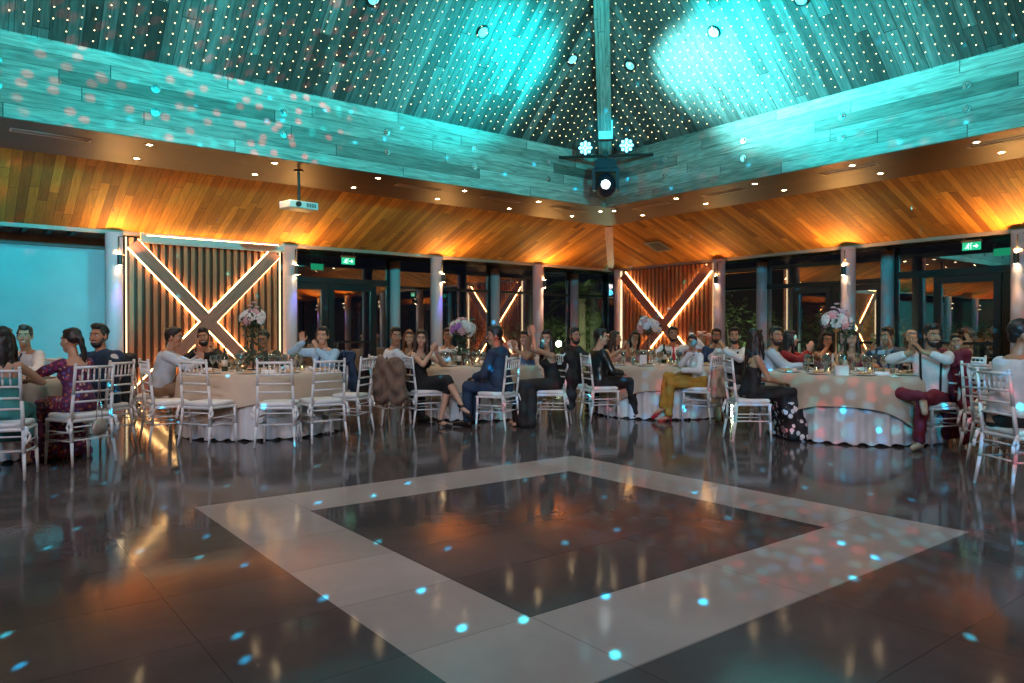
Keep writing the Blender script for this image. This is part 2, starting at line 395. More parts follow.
# outer soffit with louvres, glazing line and the closed rear of the hall
GP = 15.5; EX, EY = 14.10, 13.88
s = Sh()
s.box((2.4, EY, 3.08), (16.2, 16.2, 3.14)); s.box((EX, -8, 3.08), (16.2, EY, 3.14))
struct('ceiling_eave', s, M_louv)
s = Sh(); s.box((-8.4, EY, 3.08), (2.4, 16.2, 3.14)); struct('ceiling_eave_left', s, mat('pale soffit', (.5, .52, .53), .6))
s = Sh()
for i in range(28):
    x = -8 + i*.36
    s.box((x, EY+.02, 2.99), (x+.07, GP-.05, 3.08))
for i in range(8): s.box((2.4, EY+.1+i*.19, 3.0), (EX, EY+.16+i*.19, 3.08))
for i in range(8): s.box((EX+.1+i*.19, -7, 3.0), (EX+.16+i*.19, EY+1.5, 3.08))
struct('trim_louvres', s, M_frame)
s = Sh(); s.box((-8.4, GP, 0), (2.5, GP+.2, 3.08)); struct('wall_left', s, M_walld)
s = Sh(); s.box((-8.4, GP-.06, 2.80), (2.5, GP, 3.0)); struct('trim_header', s, mat('header timber', (.22, .12, .09), .5))
s = Sh(); s.box((-8.6, -8.2, 0), (-8.4, 15.7, 3.6)); struct('wall_rear_left', s, mat('rear wall', (.35, .25, .18), .7))
s = Sh(); s.box((-8.6, -8.2, 0), (16, -8.0, 3.6)); struct('wall_rear_right', s, mat('rear wall', (.35, .25, .18), .7))
s = Sh(); s.box((-8.4, -8, 3.3), (-7.5, 15.7, 3.35)); s.box((-8.4, -8, 3.3), (16, -6.9, 3.35)); struct('ceiling_rear', s, M_soffit)

# ---- columns
def column(x, y, r, top):
    s = Sh(); s.lathe([(r, 0), (r, top)], 28); s.lathe([(r+.012, 0), (r+.012, .09)], 28)
    o = obj('column', s, M_column, smooth=False, loc=(x, y, 0))
    for p in o.data.polygons:
        if len(p.vertices) == 4: p.use_smooth = True
    return o
IN_L = [(2.22, 13.86), (5.26, 13.86), (8.59, 13.86), (11.52, 13.86), (14.11, 13.60)]
IN_R = [(14.0, 10.34), (14.0, 7.31), (14.0, 4.40)]
OUT_L = [(8.42, 15.45), (11.38, 15.45), (14.19, 15.45)]
OUT_R = [(15.45, 10.19), (15.45, 7.23)]
lab = {0: 'round white column between the blue wall and the long slatted panel', 1: 'round white column at right edge of the long slatted panel',
       2: 'round white column with blue glow behind the white-shirted guest', 3: 'round white column with warm lamp above the clapping woman in black',
       4: 'round white column at the left edge of the far corner slatted panel'}
for i, (x, y) in enumerate(IN_L): tag(column(x, y, .135, 2.93), lab[i], 'column', 'inner columns')
for (x, y), t in zip(IN_R, ['round white column at the right edge of the far corner slatted panel', 'round white column lit cyan behind the tall flowers of the right table', 'round white column at the right edge of the picture']):
    tag(column(x, y, .135, 2.93), t, 'column', 'inner columns')
for (x, y), t in zip(OUT_L, ['slender outer column at the right side of the dark glass doors', 'slender outer column before the reflected light brace', 'slender outer column in front of the lit garden trees']):
    tag(column(x, y, .125, 2.95), t, 'column', 'outer columns')
for (x, y), t in zip(OUT_R, ['slender outer column right of the far slatted panel', 'slender outer column lit cyan beside the glass doors on the right']):
    tag(column(x, y, .125, 2.95), t, 'column', 'outer columns')

# ---- glazing
def glass_mat():
    m = bpy.data.materials.new('window glass'); m.use_nodes = True; nt = m.node_tree; N = nt.nodes
    N.remove(N['Principled BSDF']); out = N['Material Output']
    t = N.new('ShaderNodeBsdfTransparent'); t.inputs[0].default_value = (.75, .80, .79, 1)
    g = N.new('ShaderNodeBsdfGlossy'); g.inputs['Roughness'].default_value = .008; g.inputs[0].default_value = (1, 1, 1, 1)
    fr = N.new('ShaderNodeFresnel'); fr.inputs[0].default_value = 1.5
    a = N.new('ShaderNodeMath'); a.operation = 'MULTIPLY_ADD'; a.inputs[1].default_value = 1.6; a.inputs[2].default_value = .34; a.use_clamp = True
    mx = N.new('ShaderNodeMixShader')
    gm = N.new('ShaderNodeNewGeometry'); bf = N.new('ShaderNodeMath'); bf.operation = 'SUBTRACT'; bf.inputs[0].default_value = 1; mu = N.new('ShaderNodeMath'); mu.operation = 'MULTIPLY'
    nt.links.new(gm.outputs['Backfacing'], bf.inputs[1]); nt.links.new(bf.outputs[0], mu.inputs[0]); nt.links.new(a.outputs[0], mu.inputs[1])
    nt.links.new(fr.outputs[0], a.inputs[0]); nt.links.new(mu.outputs[0], mx.inputs[0])
    nt.links.new(t.outputs[0], mx.inputs[1]); nt.links.new(g.outputs[0], mx.inputs[2]); nt.links.new(mx.outputs[0], out.inputs[0])
    return m
M_glass = glass_mat()
wn = [0]
def bay(a, b, axis, posts=(), door=None, tz=2.32, tw=.06):
    """one window bay: frame, transom, posts, pane; axis 0 along X at Y=GP, 1 along Y at X=GP"""
    wn[0] += 1
    def bx(s, u0, u1, z0, z1, t0=0., t1=.09):
        if axis == 0: s.box((u0, GP+t0, z0), (u1, GP+t1, z1))
        else: s.box((GP+t0, u0, z0), (GP+t1, u1, z1))
    s = Sh(); f = .06
    bx(s, a, a+f, 0, 3.06); bx(s, b-f, b, 0, 3.06); bx(s, a+f, b-f, 3.0, 3.06); bx(s, a+f, b-f, 0, .07)
    bx(s, a+f, b-f, tz, tz+tw, -.03, .11)
    for p in posts: bx(s, p-.035, p+.035, .07, tz)
    fr = struct('window_%d' % wn[0], s, M_frame)
    g = Sh(); bx(g, a+f, b-f, .07, 3.0, .042, .048)
    obj('pane', g, M_glass, fr)
    if door:
        d = Sh()
        for (u0, u1) in door:
            bx(d, u0, u0+.13, .02, tz-.01, -.01, .10); bx(d, u1-.13, u1, .02, tz-.01, -.01, .10)
            bx(d, u0+.13, u1-.13, tz-.14, tz-.01, -.01, .10); bx(d, u0+.13, u1-.13, .02, .22, -.01, .10)
            bx(d, u0+.13, u1-.13, 1.02, 1.07, -.04, -.01)
        obj('door_leaf', d, M_frame, fr)
    return fr
bay(2.5, 8.30, 0, posts=(5.0,), door=((5.6, 6.75), (6.77, 7.95)), tz=2.36, tw=.13)
bay(8.30, 11.26, 0); bay(11.26, 14.1, 0); bay(14.1, 15.5, 0)
bay(10.15, 15.5, 1, posts=(12.5,)); bay(7.2, 10.15, 1, door=((7.35, 8.45), (8.47, 9.4)), tz=2.30, tw=.10)
bay(1.0, 7.1, 1, posts=(6.6, 1.6), door=((3.9, 5.15), (5.17, 6.35), (2.6, 3.88)), tz=2.36, tw=.14); bay(-8, 1.0, 1)

# ---- slatted panels with crossed light braces
def slat_panel(loc, rz, wd_, label):
    H = 2.88
    root = empty('slat_panel', loc, rz); tag(root, label, 'slatted panel')
    b = Sh(); b.box((0, .10, 0), (wd_, .14, H)); obj('backing', b, mat('panel backing', (.10, .035, .015), .6), root)
    n = int(wd_ / .122); s = Sh()
    for i in range(n):
        x = (i + .5) * wd_ / n; k0 = len(s.f)
        s.box((x-.033, .0, .02), (x+.033, .10, H))
        u = i * 1.37
        for fi in range(k0, k0+6): s.uv[fi] = [(u, 0), (u+.05, 0), (u+.05, H), (u, H)]
    obj('slats', s, M_slat, root)
    bw = .105
    a, c = V((.075, 0, H-.11)), V((wd_-.075, 0, .12)); a2, c2 = V((wd_-.075, 0, H-.11)), V((.075, 0, .12))
    for p, q, y0 in ((a, c, -.075), (a2, c2, -.095)):
        d = (q - p).normalized(); nn = V((-d.z, 0, d.x)); s = Sh()
        cs = [p + nn*bw, p - nn*bw, q - nn*bw, q + nn*bw]
        s.add([x + V((0, y0, 0)) for x in cs] + [x + V((0, -.015, 0)) for x in cs], [(0,1,2,3), (7,6,5,4), (0,4,5,1), (1,5,6,2), (2,6,7,3), (3,7,4,0)])
        L = (q - p).length
        for fi in range(6): s.uv[fi] = [(.2, 0), (.4, 0), (.4, L), (.2, L)]
        br = obj('brace', s, M_beam, root)
        for sg in (1, -1):
            s = Sh(); o1 = nn * (bw * sg); o2 = nn * ((bw + .014) * sg)
            cs = [p + o1, p + o2, q + o2, q + o1]
            s.add([x + V((0, -.040, 0)) for x in cs] + [x + V((0, -.022, 0)) for x in cs], [(0,1,2,3), (7,6,5,4), (0,4,5,1), (1,5,6,2), (2,6,7,3), (3,7,4,0)])
            obj('light_strip', s, MATS['led strip'], br)
    # glowing strips added at the ends for the brightly lit column edges
    for x in (-.035, wd_+.015):
        s = Sh(); s.box((x, -.02, .05), (x+.02, .02, H)); obj('light_strip', s, M_edge_glow, root)
    return root
M_led.cycles.emission_sampling = 'FRONT'; M_edge_glow.cycles.emission_sampling = 'FRONT'
slat_panel((2.43, 13.88, 0), 0, 2.61, 'long slatted timber panel with glowing crossed braces behind the left table')
slat_panel((14.03, 13.42, 0), -PI/2, 2.88, 'far corner slatted timber panel with glowing crossed braces')

# ---- projection screen housing
s = Sh(); s.box((2.62, 13.66, 2.80), (5.06, 13.76, 2.90)); r_ = obj('projection_screen', s, mat('screen case', (.6, .63, .65), .35))
tag(r_, 'rolled-up white projection screen case above the long slatted panel', 'projection screen')
s = Sh()
for x in (2.60, 5.04): s.box((x, 13.65, 2.79), (x+.04, 13.77, 2.95))
obj('end_bracket', s, M_white, r_)
s = Sh(); s.box((2.66, 13.70, 2.775), (5.02, 13.72, 2.80)); obj('bottom_bar', s, M_white, r_)
s = Sh(); s.box((2.7, 13.70, 2.903), (4.98, 13.72, 2.915)); obj('light_strip', s, M_led, r_)

# ---- recessed downlights
ORD = ['first', 'second', 'third', 'fourth', 'fifth', 'sixth', 'seventh', 'eighth', 'ninth']
spots = []
for i in range(5, -3, -1):
    k = ORD[4 - i + 1]
    spots.append((2.1 + 1.66*i, 10.50, 'warm downlight of the inner row in the left soffit, %s from the corner' % k)); spots.append((2.12 + 1.66*i, 11.42, 'warm downlight of the outer row in the left soffit, %s from the corner' % k))
spots[0] = (10.42, 10.57, 'warm downlight in the soffit corner, just left below the moving head'); spots[1] = (10.37, 11.36, 'warm downlight of the outer row left of the soffit corner')
spots += [(10.6, 10.36, 'warm downlight in the soffit corner, just right below the moving head'), (11.45, 10.37, 'warm downlight of the outer row right of the soffit corner')]
for i in range(1, 8): spots.append((10.54, 10.37 - 1.64*i, 'warm downlight of the inner row in the right soffit, %s from the corner' % ORD[i-1])); spots.append((11.40, 10.37 - 1.64*i, 'warm downlight of the outer row in the right soffit, %s from the corner' % ORD[i-1]))
def downlight():
    root = empty('downlight'); tag(root, 'small round warm recessed downlight in the flat timber soffit', 'ceiling light', 'downlights in the soffit')
    s = Sh(); n = 20
    s.rings([[(r*math.cos(2*PI*i/n), r*math.sin(2*PI*i/n), z) for i in range(n)] for r, z in ((.035, -.004), (.055, -.006), (.057, .0), (.035, .0))], close=False)
    obj('ring', s, M_white, root, True)
    s = Sh(); s.lathe([(.036, -.003), (.036, 0)], 16); obj('lens', s, M_lamp, root)
    return root
dl0 = downlight(); dl0.location = (*spots[0][:2], ZS); dl0['label'] = spots[0][2]
for i, q in enumerate(spots):
    p = q[:2]
    if i: dup(dl0, (*p, ZS), 0, q[2])
    spot('downlight lamp', (*p, ZS-.03), (*p, 0), (1, .62, .34), 56, 120, .8, .035)
for p in [(-4.5, 1.5), (-4.5, 6), (-4.4, -4), (1.5, -4), (5.5, -4), (9, -4)]:
    spot('downlight lamp', (*p, ZS-.03), (*p, 0), (1, .66, .38), 120, 110, .8, .035)

# ---- linear air diffusers
def diffuser():
    s = Sh(); s.box((-.43, -.075, -.012), (.43, -.055, 0)); s.box((-.43, .055, -.012), (.43, .075, 0)); s.box((-.43, -.055, -.012), (-.41, .055, 0)); s.box((.41, -.055, -.012), (.43, .055, 0))
    o = obj('air_diffuser', s, mat('grille frame', (.62, .48, .42), .5)); tag(o, '', 'air vent', 'slot air diffusers in the soffit')
    s = Sh()
    for i in range(4): s.box((-.41, -.048+i*.026, -.008), (.41, -.038+i*.026, -.002))
    obj('slot_grille', s, mat('grille slats', (.34, .25, .2), .5), o)
    return o
df = diffuser(); df.location = (1.03, 10.73, ZS); df['label'] = 'slot air diffuser in the soffit at the upper left corner'
for x, t in ((6.3, 'slot air diffuser in the soffit right of the hanging projector'), (8.05, 'middle slot air diffuser in the left soffit'), (9.7, 'slot air diffuser in the soffit left of the moving head light')):
    dup(df, (x, 10.73, ZS), 0, t)
for y, t in ((9.5, 'slot air diffuser in the soffit right of the moving head light'), (7.85, 'second slot air diffuser along the right soffit'), (5.6, 'slot air diffuser in the right soffit above the tall flowers'), (3.55, 'slot air diffuser in the soffit at the upper right corner')):
    dup(df, (10.73, y, ZS), PI/2, t)
# vent grille and sprinklers on the sloping ceiling
def slope_z(g): return ZS - (g - E1) / (E2 - E1) * (ZS - ZE)
tilt = math.atan2(ZS-ZE, E2-E1)
root = empty('vent_grille', (X1+2.85, 11.35, slope_z(2.85)-.012)); root.rotation_euler = (0, tilt, 0)
tag(root, 'square vent grille in the sloping timber ceiling near the corner', 'air vent')
s = Sh()
for lo, hi in (((-.24,-.24,-.01),(.24,-.2,.01)), ((-.24,.2,-.01),(.24,.24,.01)), ((-.24,-.2,-.01),(-.2,.2,.01)), ((.2,-.2,-.01),(.24,.2,.01))): s.box(lo, hi)
obj('frame', s, mat('vent frame', (.25, .2, .17), .5), root)
s = Sh()
for i in range(9): s.box((-.2, -.19+i*.042, -.006), (.2, -.165+i*.042, .006))
obj('slats', s, M_louv, root)
def sprinkler():
    s = Sh(); s.lathe([(.035, -.005), (.035, 0)], 12); s.lathe([(.010, -.05), (.010, -.005)], 8); s.lathe([(.022, -.056), (.022, -.05)], 10)
    o = obj('sprinkler', s, M_steel, smooth=False); tag(o, '', 'sprinkler', 'sprinklers in the sloping ceiling'); return o
sp0 = sprinkler(); sp0.location = (2.1, Y1+2.95, slope_z(2.95)); sp0['label'] = 'small chrome sprinkler in the timber slope over the left column'
for p, t in (((3.7, Y1+2.95, slope_z(2.95)), 'small chrome sprinkler in the timber slope over the screen case'), ((X1+2.6, 10.2, slope_z(2.6)), 'small chrome sprinkler in the slope right of the vent grille'), ((X1+2.6, 5.6, slope_z(2.6)), 'small chrome sprinkler in the slope above the right glass doors')):
    dup(sp0, p, 0, t)

# ---- steel bolts on the fascia
def bolt():
    s = Sh(); s.lathe([(.055, 0), (.055, .008), (.03, .010), (.026, .032), (.0, .034)], 12)
    me = s.mesh('bolt', M_steel)
    me.transform(Matrix.Rotation(PI/2, 4, 'X')); return me
bm_ = bolt()
bx_ = [.45, 2.12, 3.78, 5.42, 7.08, 8.72]
for ix, x in enumerate(bx_):
    for z, w_ in ((4.36, 'upper'), (4.06, 'lower')):
        o = link('bolt', bm_, None, (x, Y1, z)); tag(o, '%s steel bolt of the left fascia, in the %s pair from the corner' % (w_, ORD[5-ix]), 'bolt', 'bolts of the left fascia, %s row' % w_)
for iy, y in enumerate((8.7, 7.07, 5.43, 3.8)):
    for z, w_ in ((4.36, 'upper'), (4.06, 'lower')):
        o = link('bolt', bm_, None, (X1, y, z), -PI/2); tag(o, '%s steel bolt of the right fascia, in the %s pair from the corner' % (w_, ORD[iy]), 'bolt', 'bolts of the right fascia, %s row' % w_)

# ---- fairy-light strings on the two roof faces
def roof_string(name, base, up, L, inward, ph, label, group):
    s = Sh(); n = inward
    p0 = base + n*.03; p1 = base + up*L + n*.03
    s.tube(p0, p1, .0035, n=3, mi=0)
    t = .10 + ph * .2
    while t < L - .05:
        c = base + up*t + n*.04
        x = up; y = n; z = up.cross(n); r = .0090
        s.add([c+x*r, c-x*r, c+y*r, c-y*r, c+z*r, c-z*r], [(0,2,4),(2,1,4),(1,3,4),(3,0,4),(2,0,5),(1,2,5),(3,1,5),(0,3,5)], 1)
        t += .145
    o = obj(name, s, [M_wire, M_bulb]); tag(o, label, 'string lights', group)
th_l = math.atan2(ZA-ZF, Y1-CYR); th_r = math.atan2(ZA-ZF, X1-CXR)
up_l = V((0, -math.cos(th_l), math.sin(th_l))); in_l = V((0, -math.sin(th_l), -math.cos(th_l)))
up_r = V((-math.cos(th_r), 0, math.sin(th_r))); in_r = V((-math.sin(th_r), 0, -math.cos(th_r)))
x = -2.8; i = 0
while x < X1 - .15:
    run = (Y1-CYR) * (1 - abs(x - CXR) / (X1 - CXR))
    L = min(run / math.cos(th_l) - .1, 5.6)
    if L > .3: roof_string('fairy_light_string', V((x, Y1, ZF)), up_l, L, in_l, (i*.37) % 1, 'string of tiny warm fairy lights running up the left roof slope', 'fairy lights on the left roof slope')
    x += .14; i += 1
y = -1.4
while y < Y1 - .15:
    run = (X1-CXR) * (1 - abs(y - CYR) / (Y1 - CYR))
    L = min(run / math.cos(th_r) - .1, 5.6)
    if L > .3: roof_string('fairy_light_string', V((X1, y, ZF)), up_r, L, in_r, (i*.37) % 1, 'string of tiny warm fairy lights running up the right roof slope', 'fairy lights on the right roof slope')
    y += .14; i += 1

# ---- round recessed roof lamps
def roof_lamp(px, py, face, label):
    # where the sight line through the photo meets the roof face
    u = (px-512)/729.35; v = -(py-335.3)/729.35
    d = V((FW[0] + RT[0]*u, FW[1] + RT[1]*u, v)); o = V((0, 0, 1.2))
    n = in_l if face == 'l' else in_r; p0 = V((0, Y1, ZF)) if face == 'l' else V((X1, 0, ZF))
    t = (p0 - o).dot(n) / d.dot(n); p = o + d*t + n*.005
    root = empty('roof_lamp', p); root.rotation_euler = n.to_track_quat('Z', 'Y').to_euler(); tag(root, label, 'ceiling light', 'round lamps in the roof')
    s = Sh(); s.rings([[(r*math.cos(2*PI*i/24), r*math.sin(2*PI*i/24), z) for i in range(24)] for r, z in ((.075, .01), (.095, .03), (.11, .0), (.075, .0))], close=False)
    obj('ring', s, M_black, root, True)
    s = Sh(); s.lathe([(.078, 0), (.078, .012)], 24); obj('lens', s, mat('frosted lens', (.8, .85, .85), .3, emit=(.3, .8, .9), es=.55), root)  # lens glow stands for the cyan light it reflects
MATS
for a in ((483, 33, 'l', 'round roof lamp in the middle of the left roof slope'), (572, 60, 'l', 'round roof lamp just left of the hip rafter'), (374, 0, 'l', 'round roof lamp at the top edge of the left slope'),
          (630, 66, 'r', 'round roof lamp just right of the hip rafter'), (713, 33, 'r', 'round roof lamp above the brightest cyan patch'), (800, 0, 'r', 'round roof lamp at the top edge of the right slope')):
    roof_lamp(*a)

# ---- column lamps (up/down sconces)
def sconce(x, y, rz, label, up, dn, dncol):
    root = empty('wall_sconce', (x, y, 2.46), rz); tag(root, label, 'wall lamp', 'column lamps')
    s = Sh(); s.box((-.012, .0, -.06), (.012, .03, .40)); s.box((-.08, .02, .40), (.08, .06, .41)); obj('bracket', s, M_black, root)
    s = Sh(); s.lathe([(.036, -.09), (.04, -.08), (.04, .08), (.036, .09)], 16, (0, -.05, 0)); obj('lamp_body', s, M_black, root, False)
    s = Sh(); s.lathe([(.030, .091), (.030, .093)], 12, (0, -.05, 0)); s.lathe([(.030, -.093), (.030, -.091)], 12, (0, -.05, 0)); obj('lens', s, M_lamp if dn > 0 or up > 0 else M_black, root)
    c = V((x, y, 2.46)) + Matrix.Rotation(rz, 3, 'Z') @ V((0, -.10, 0)); f = Matrix.Rotation(rz, 3, 'Z') @ V((0, -.12, 0))
    if up: spot('sconce uplight', c - f*.55 + V((0, 0, .10)), c - f*.55 + V((0, 0, .6)), (1, .48, .13), up*2.2, 172, .3, .03); spot('sconce uplight', c + V((0, 0, -.05)) + f*.8, c + V((0, 0, .75)) + f*4, (1, .48, .13), up*2.2, 125, 1, .05)
    if dn: spot('sconce downlight', c + V((0, 0, -.12)), c + V((0, 0, -2.2)) - f*.6, dncol, dn, 42, .8, .03)
VI = (.45, .28, 1); BL = (.12, .12, 1)
sconce(2.27, 13.72, .15, 'column lamp on the column left of the long slatted panel', 26, 30, VI)
sconce(5.32, 13.72, .1, 'column lamp on the column right of the long slatted panel', 26, 35, BL)
sconce(8.66, 13.73, .0, 'column lamp on the blue-glowing column behind the middle table', 26, 35, BL)
sconce(11.60, 13.74, -.1, 'column lamp with warm glow on the column left of the garden trees', 30, 30, (1, .65, .35))
sconce(13.86, 7.31, -PI/2, 'column lamp on the cyan-lit column behind the right table', 34, 10, WARM)
sconce(13.86, 4.40, -PI/2, 'column lamp at the right edge of the picture', 40, 20, WARM)
sconce(13.86, 10.30, -PI/2, 'column lamp beside the far corner slatted panel', 10, 12, WARM)

# ---- columns and column lamps of the rear half, seen mirrored in the glass
def rear_col(x, y, fx, fy, col=None):
    s = Sh(); s.lathe([(.135, 0), (.135, 2.93)], 20); struct('trim_column_rear', s, M_column, loc=(x, y, 0))
    c = V((x + fx*.2, y + fy*.2, 2.5))
    s = Sh(); s.lathe([(.036, -.09), (.04, -.08), (.04, .08), (.036, .09)], 12); s.tube((0, 0, 0), (-fx*.08, -fy*.08, 0), .02, n=8); o = struct('trim_lamp_rear', s, M_black, loc=c)
    s = Sh(); s.lathe([(.032, .091), (.032, .094)], 12); s.lathe([(.032, -.094), (.032, -.091)], 12); obj('lens', s, M_lamp, o)
    spot('sconce uplight', c + V((0, 0, .1)), c + V((fx*.5, fy*.5, 1)), (1, .42, .08), 160, 150, .5, .04)
    if col: spot('sconce downlight', c - V((0, 0, .12)), c - V((fx*.4, fy*.4, 2.2)), col, 40, 40, .8, .03)
for x in (-1.0, -4.2, -7.2): rear_col(x, 13.86, 0, -1, (.45, .28, 1))
for y in (9.5, 6.2, 2.9, -.4, -3.7): rear_col(-7.5, y, 1, 0, (.3, .2, 1))
for x in (-4, -.8, 2.4, 5.6, 8.8): rear_col(x, -6.9, 0, 1, None)
for y in (1.4, -1.6, -4.6): rear_col(13.86, y, -1, 0, (.45, .28, 1))

# ---- corner light bar with moving head and two LED cans
bar_a, bar_b = V((8.98, Y1, 4.50)), V((X1, 8.98, 4.50)); mid = (bar_a + bar_b)/2
o = obj('lighting_bar', Sh().tube(bar_a, bar_b, .025, n=12), M_black); tag(o, 'black steel pipe across the corner of the fascia carrying party lights', 'lighting bar')
vz = math.atan2(mid.y, mid.x) + PI/2          # local -Y looks at the hall
root = empty('moving_head_light', (mid.x-.05, mid.y-.05, 3.72), vz - 0); root.rotation_euler = (0, 0, math.atan2(mid.y, mid.x) - PI/2)
tag(root, 'large black moving head spotlight hanging from the corner bar', 'stage light')
M_mh = mat('fixture shell', (.006, .012, .03), .3)
s = Sh(); s.box((-.20, -.13, .52), (.20, .13, .66)); s.box((-.15, -.10, .66), (.15, .10, .70)); obj('base', s, M_mh, root)
s = Sh(); s.tube((0, 0, .70), (0, 0, .80), .025, n=8); s.box((-.05, -.04, .74), (.05, .04, .84)); obj('clamp', s, M_black, root)
s = Sh()
for q in (-1, 1): s.box((q*.215-.025, -.09, .12), (q*.215+.025, .09, .52))
s.box((-.2, -.09, .46), (.2, .09, .52)); obj('yoke', s, M_mh, root)
s = Sh(); s.ell((0, -.02, .22), (.185, .19, .23), n=20, k=11); hd = obj('head', s, M_mh, root, True)
s = Sh(); s.tube((0, -.17, .195), (0, -.285, .185), .10, .095, n=24); obj('lens_barrel', s, M_black, root, False)
s = Sh(); s.tube((0, -.287, .185), (0, -.295, .185), .078, n=24); obj('lens', s, emat('moving head lens', (.75, .95, 1), 10), root)
def led_can(pos, label):
    ax = (V((0, 0, 1.3)) - V(pos)).normalized(); rot = ax.to_track_quat('-Y', 'Z').to_euler()
    root = empty('led_can_light', pos); root.rotation_euler = rot; tag(root, label, 'stage light', 'led cans on the corner bar')
    s = Sh(); s.tube((0, .16, 0), (0, -.05, 0), .11, .145, n=24); obj('housing', s, M_mh, root, False)
    s = Sh()
    for i in range(8):
        t = 2*PI*i/8; s.tube((.095*math.cos(t), -.051, .095*math.sin(t)), (.095*math.cos(t), -.06, .095*math.sin(t)), .030, n=10)
    for i in range(4):
        t = 2*PI*i/4; s.tube((.04*math.cos(t), -.051, .04*math.sin(t)), (.04*math.cos(t), -.06, .04*math.sin(t)), .030, n=10)
    obj('led_lens', s, M_cyled, root)
    s = Sh(); s.box((-.165, -.01, -.02), (-.15, .02, .12)); s.box((.15, -.01, -.02), (.165, .02, .12)); s.box((-.165, -.01, -.17), (.165, .02, -.155)); s.box((-.165, -.01, -.17), (-.15, .02, 0)); s.box((.15, -.01, -.17), (.165, .02, 0)); obj('bracket', s, M_black, root)
dv = (bar_b - bar_a).normalized()
led_can(mid - dv*.37 + V((-.03, -.03, .15)), 'led can light glowing white left of the moving head')
led_can(mid + dv*.38 + V((-.03, -.03, .17)), 'led can light glowing white right of the moving head')

cp = V((X1, Y1, 0)) + V((-.60, -.60, 4.98))  # plate added for the cyan-lit lower end of the hip rafter
s = Sh(); s.box((-.13, -.03, -.17), (.13, .03, .20)); o = obj('rafter_end_plate', s, mat('pale stand-in', (.7, .76, .78), .6), loc=cp, rz=math.atan2(1, 1) - PI/2); tag(o, 'pale stand-in plate for the lit foot of the hip rafter above the moving head', 'rafter end')
spot('cyan beam', (7.0, 7.0, 4.6), cp, (0, .7, .9), 700, 10, .8, .05)  # unseen spot added to light the end plate
# ---- ceiling projector
root = empty('projector', (4.22, 10.75, 3.16), math.radians(8)); tag(root, 'white projector hanging on a black pole from the soffit', 'projector')
s = Sh(); s.box((-.24, -.16, -.055), (.24, .16, .055)); b = obj('housing', s, mat('projector shell', (.7, .7, .7), .4), root)
bv = b.modifiers.new('b', 'BEVEL'); bv.width = .015; bv.segments = 3
s = Sh(); s.tube((-.10, -.155, .0), (-.10, -.185, .0), .042, n=20); obj('lens', s, M_black, root)
s = Sh()
for i in range(6): s.box((.04+i*.028, -.165, -.03), (.055+i*.028, -.16, .03))
obj('grille', s, mat('grille dark', (.1, .1, .1), .5), root)
s = Sh(); s.tube((0, 0, .055), (0, 0, .54), .022, n=12); s.lathe([(.07, .52), (.07, .54)], 16); s.box((-.06, -.06, .055), (.06, .06, .075)); obj('pole', s, M_black, root)
# ---- security camera in the corner
root = empty('security_camera', (13.9, 13.0, 2.95)); tag(root, 'small white security camera above the far corner panel', 'camera')
s = Sh(); s.lathe([(.05, 0), (.05, .03)], 16); s.box((-.012, -.012, -.03), (.012, .012, 0)); obj('mount', s, M_white, root)
s = Sh(); s.cap((.03, .02, -.05), (-.08, -.06, -.07), .035, n=14); obj('camera_body', s, mat('camera grey', (.3, .3, .32), .4), root, True)
# ---- exit signs (running figure pictogram)
def exit_sign(loc, rz, label):
    root = empty('exit_sign', loc, rz); root.scale = (.85,)*3; tag(root, label, 'exit sign')
    s = Sh(); s.box((-.20, -.03, .0), (.20, .03, .05)); s.tube((-.15, 0, .05), (-.15, 0, .16), .006, n=6); s.tube((.15, 0, .05), (.15, 0, .16), .006, n=6); obj('housing', s, M_white, root)
    s = Sh(); s.box((-.18, -.006, -.17), (.18, .006, .0)); obj('sign_panel', s, emat('sign green', (.02, .55, .25), 1.1), root)
    y = -.009; s = Sh()
    def st(pts, w):
        for a, b in zip(pts, pts[1:]):
            a, b = V((a[0], y, a[1])), V((b[0], y, b[1])); n = (b-a).cross(V((0, 1, 0))).normalized()*w
            s.add([a-n, a+n, b+n, b-n], [(0, 1, 2, 3)])
    s.ell((-.055, y, -.035), (.013, .002, .013), n=10, k=5)
    st([(-.060, -.05), (-.075, -.095)], .011); st([(-.075, -.095), (-.05, -.115), (-.065, -.145)], .008); st([(-.075, -.095), (-.10, -.12), (-.13, -.12)], .008)
    st([(-.06, -.055), (-.035, -.075), (-.02, -.065)], .005); st([(-.062, -.055), (-.09, -.06), (-.10, -.08)], .005)
    st([(.03, -.085), (.12, -.085)], .010); st([(.085, -.05), (.125, -.086)], .009); st([(.085, -.12), (.125, -.084)], .009)
    st([(-.01, -.15), (-.01, -.02), (.02, -.02)], .004)
    obj('pictogram', s, emat('sign white', (.7, 1, .85), 2.2), root)
exit_sign((6.87, 14.7, 2.88), 0, 'green exit sign hanging over the left glass doors')
exit_sign((14.8, 5.42, 2.90), -PI/2, 'green exit sign hanging over the right glass doors')
# switch plate on the blue wall
s = Sh(); s.box((-.10, -.02, -.06), (.10, 0, .06)); o = obj('control_panel', s, mat('plate', (.25, .3, .32), .4), loc=(.42, GP, 1.55)); tag(o, 'small framed control panel on the blue-lit wall', 'control panel')
s = Sh(); s.box((-.085, -.024, -.045), (.085, -.02, .045)); obj('screen', s, mat('plate screen', (.5, .55, .56), .3), o)

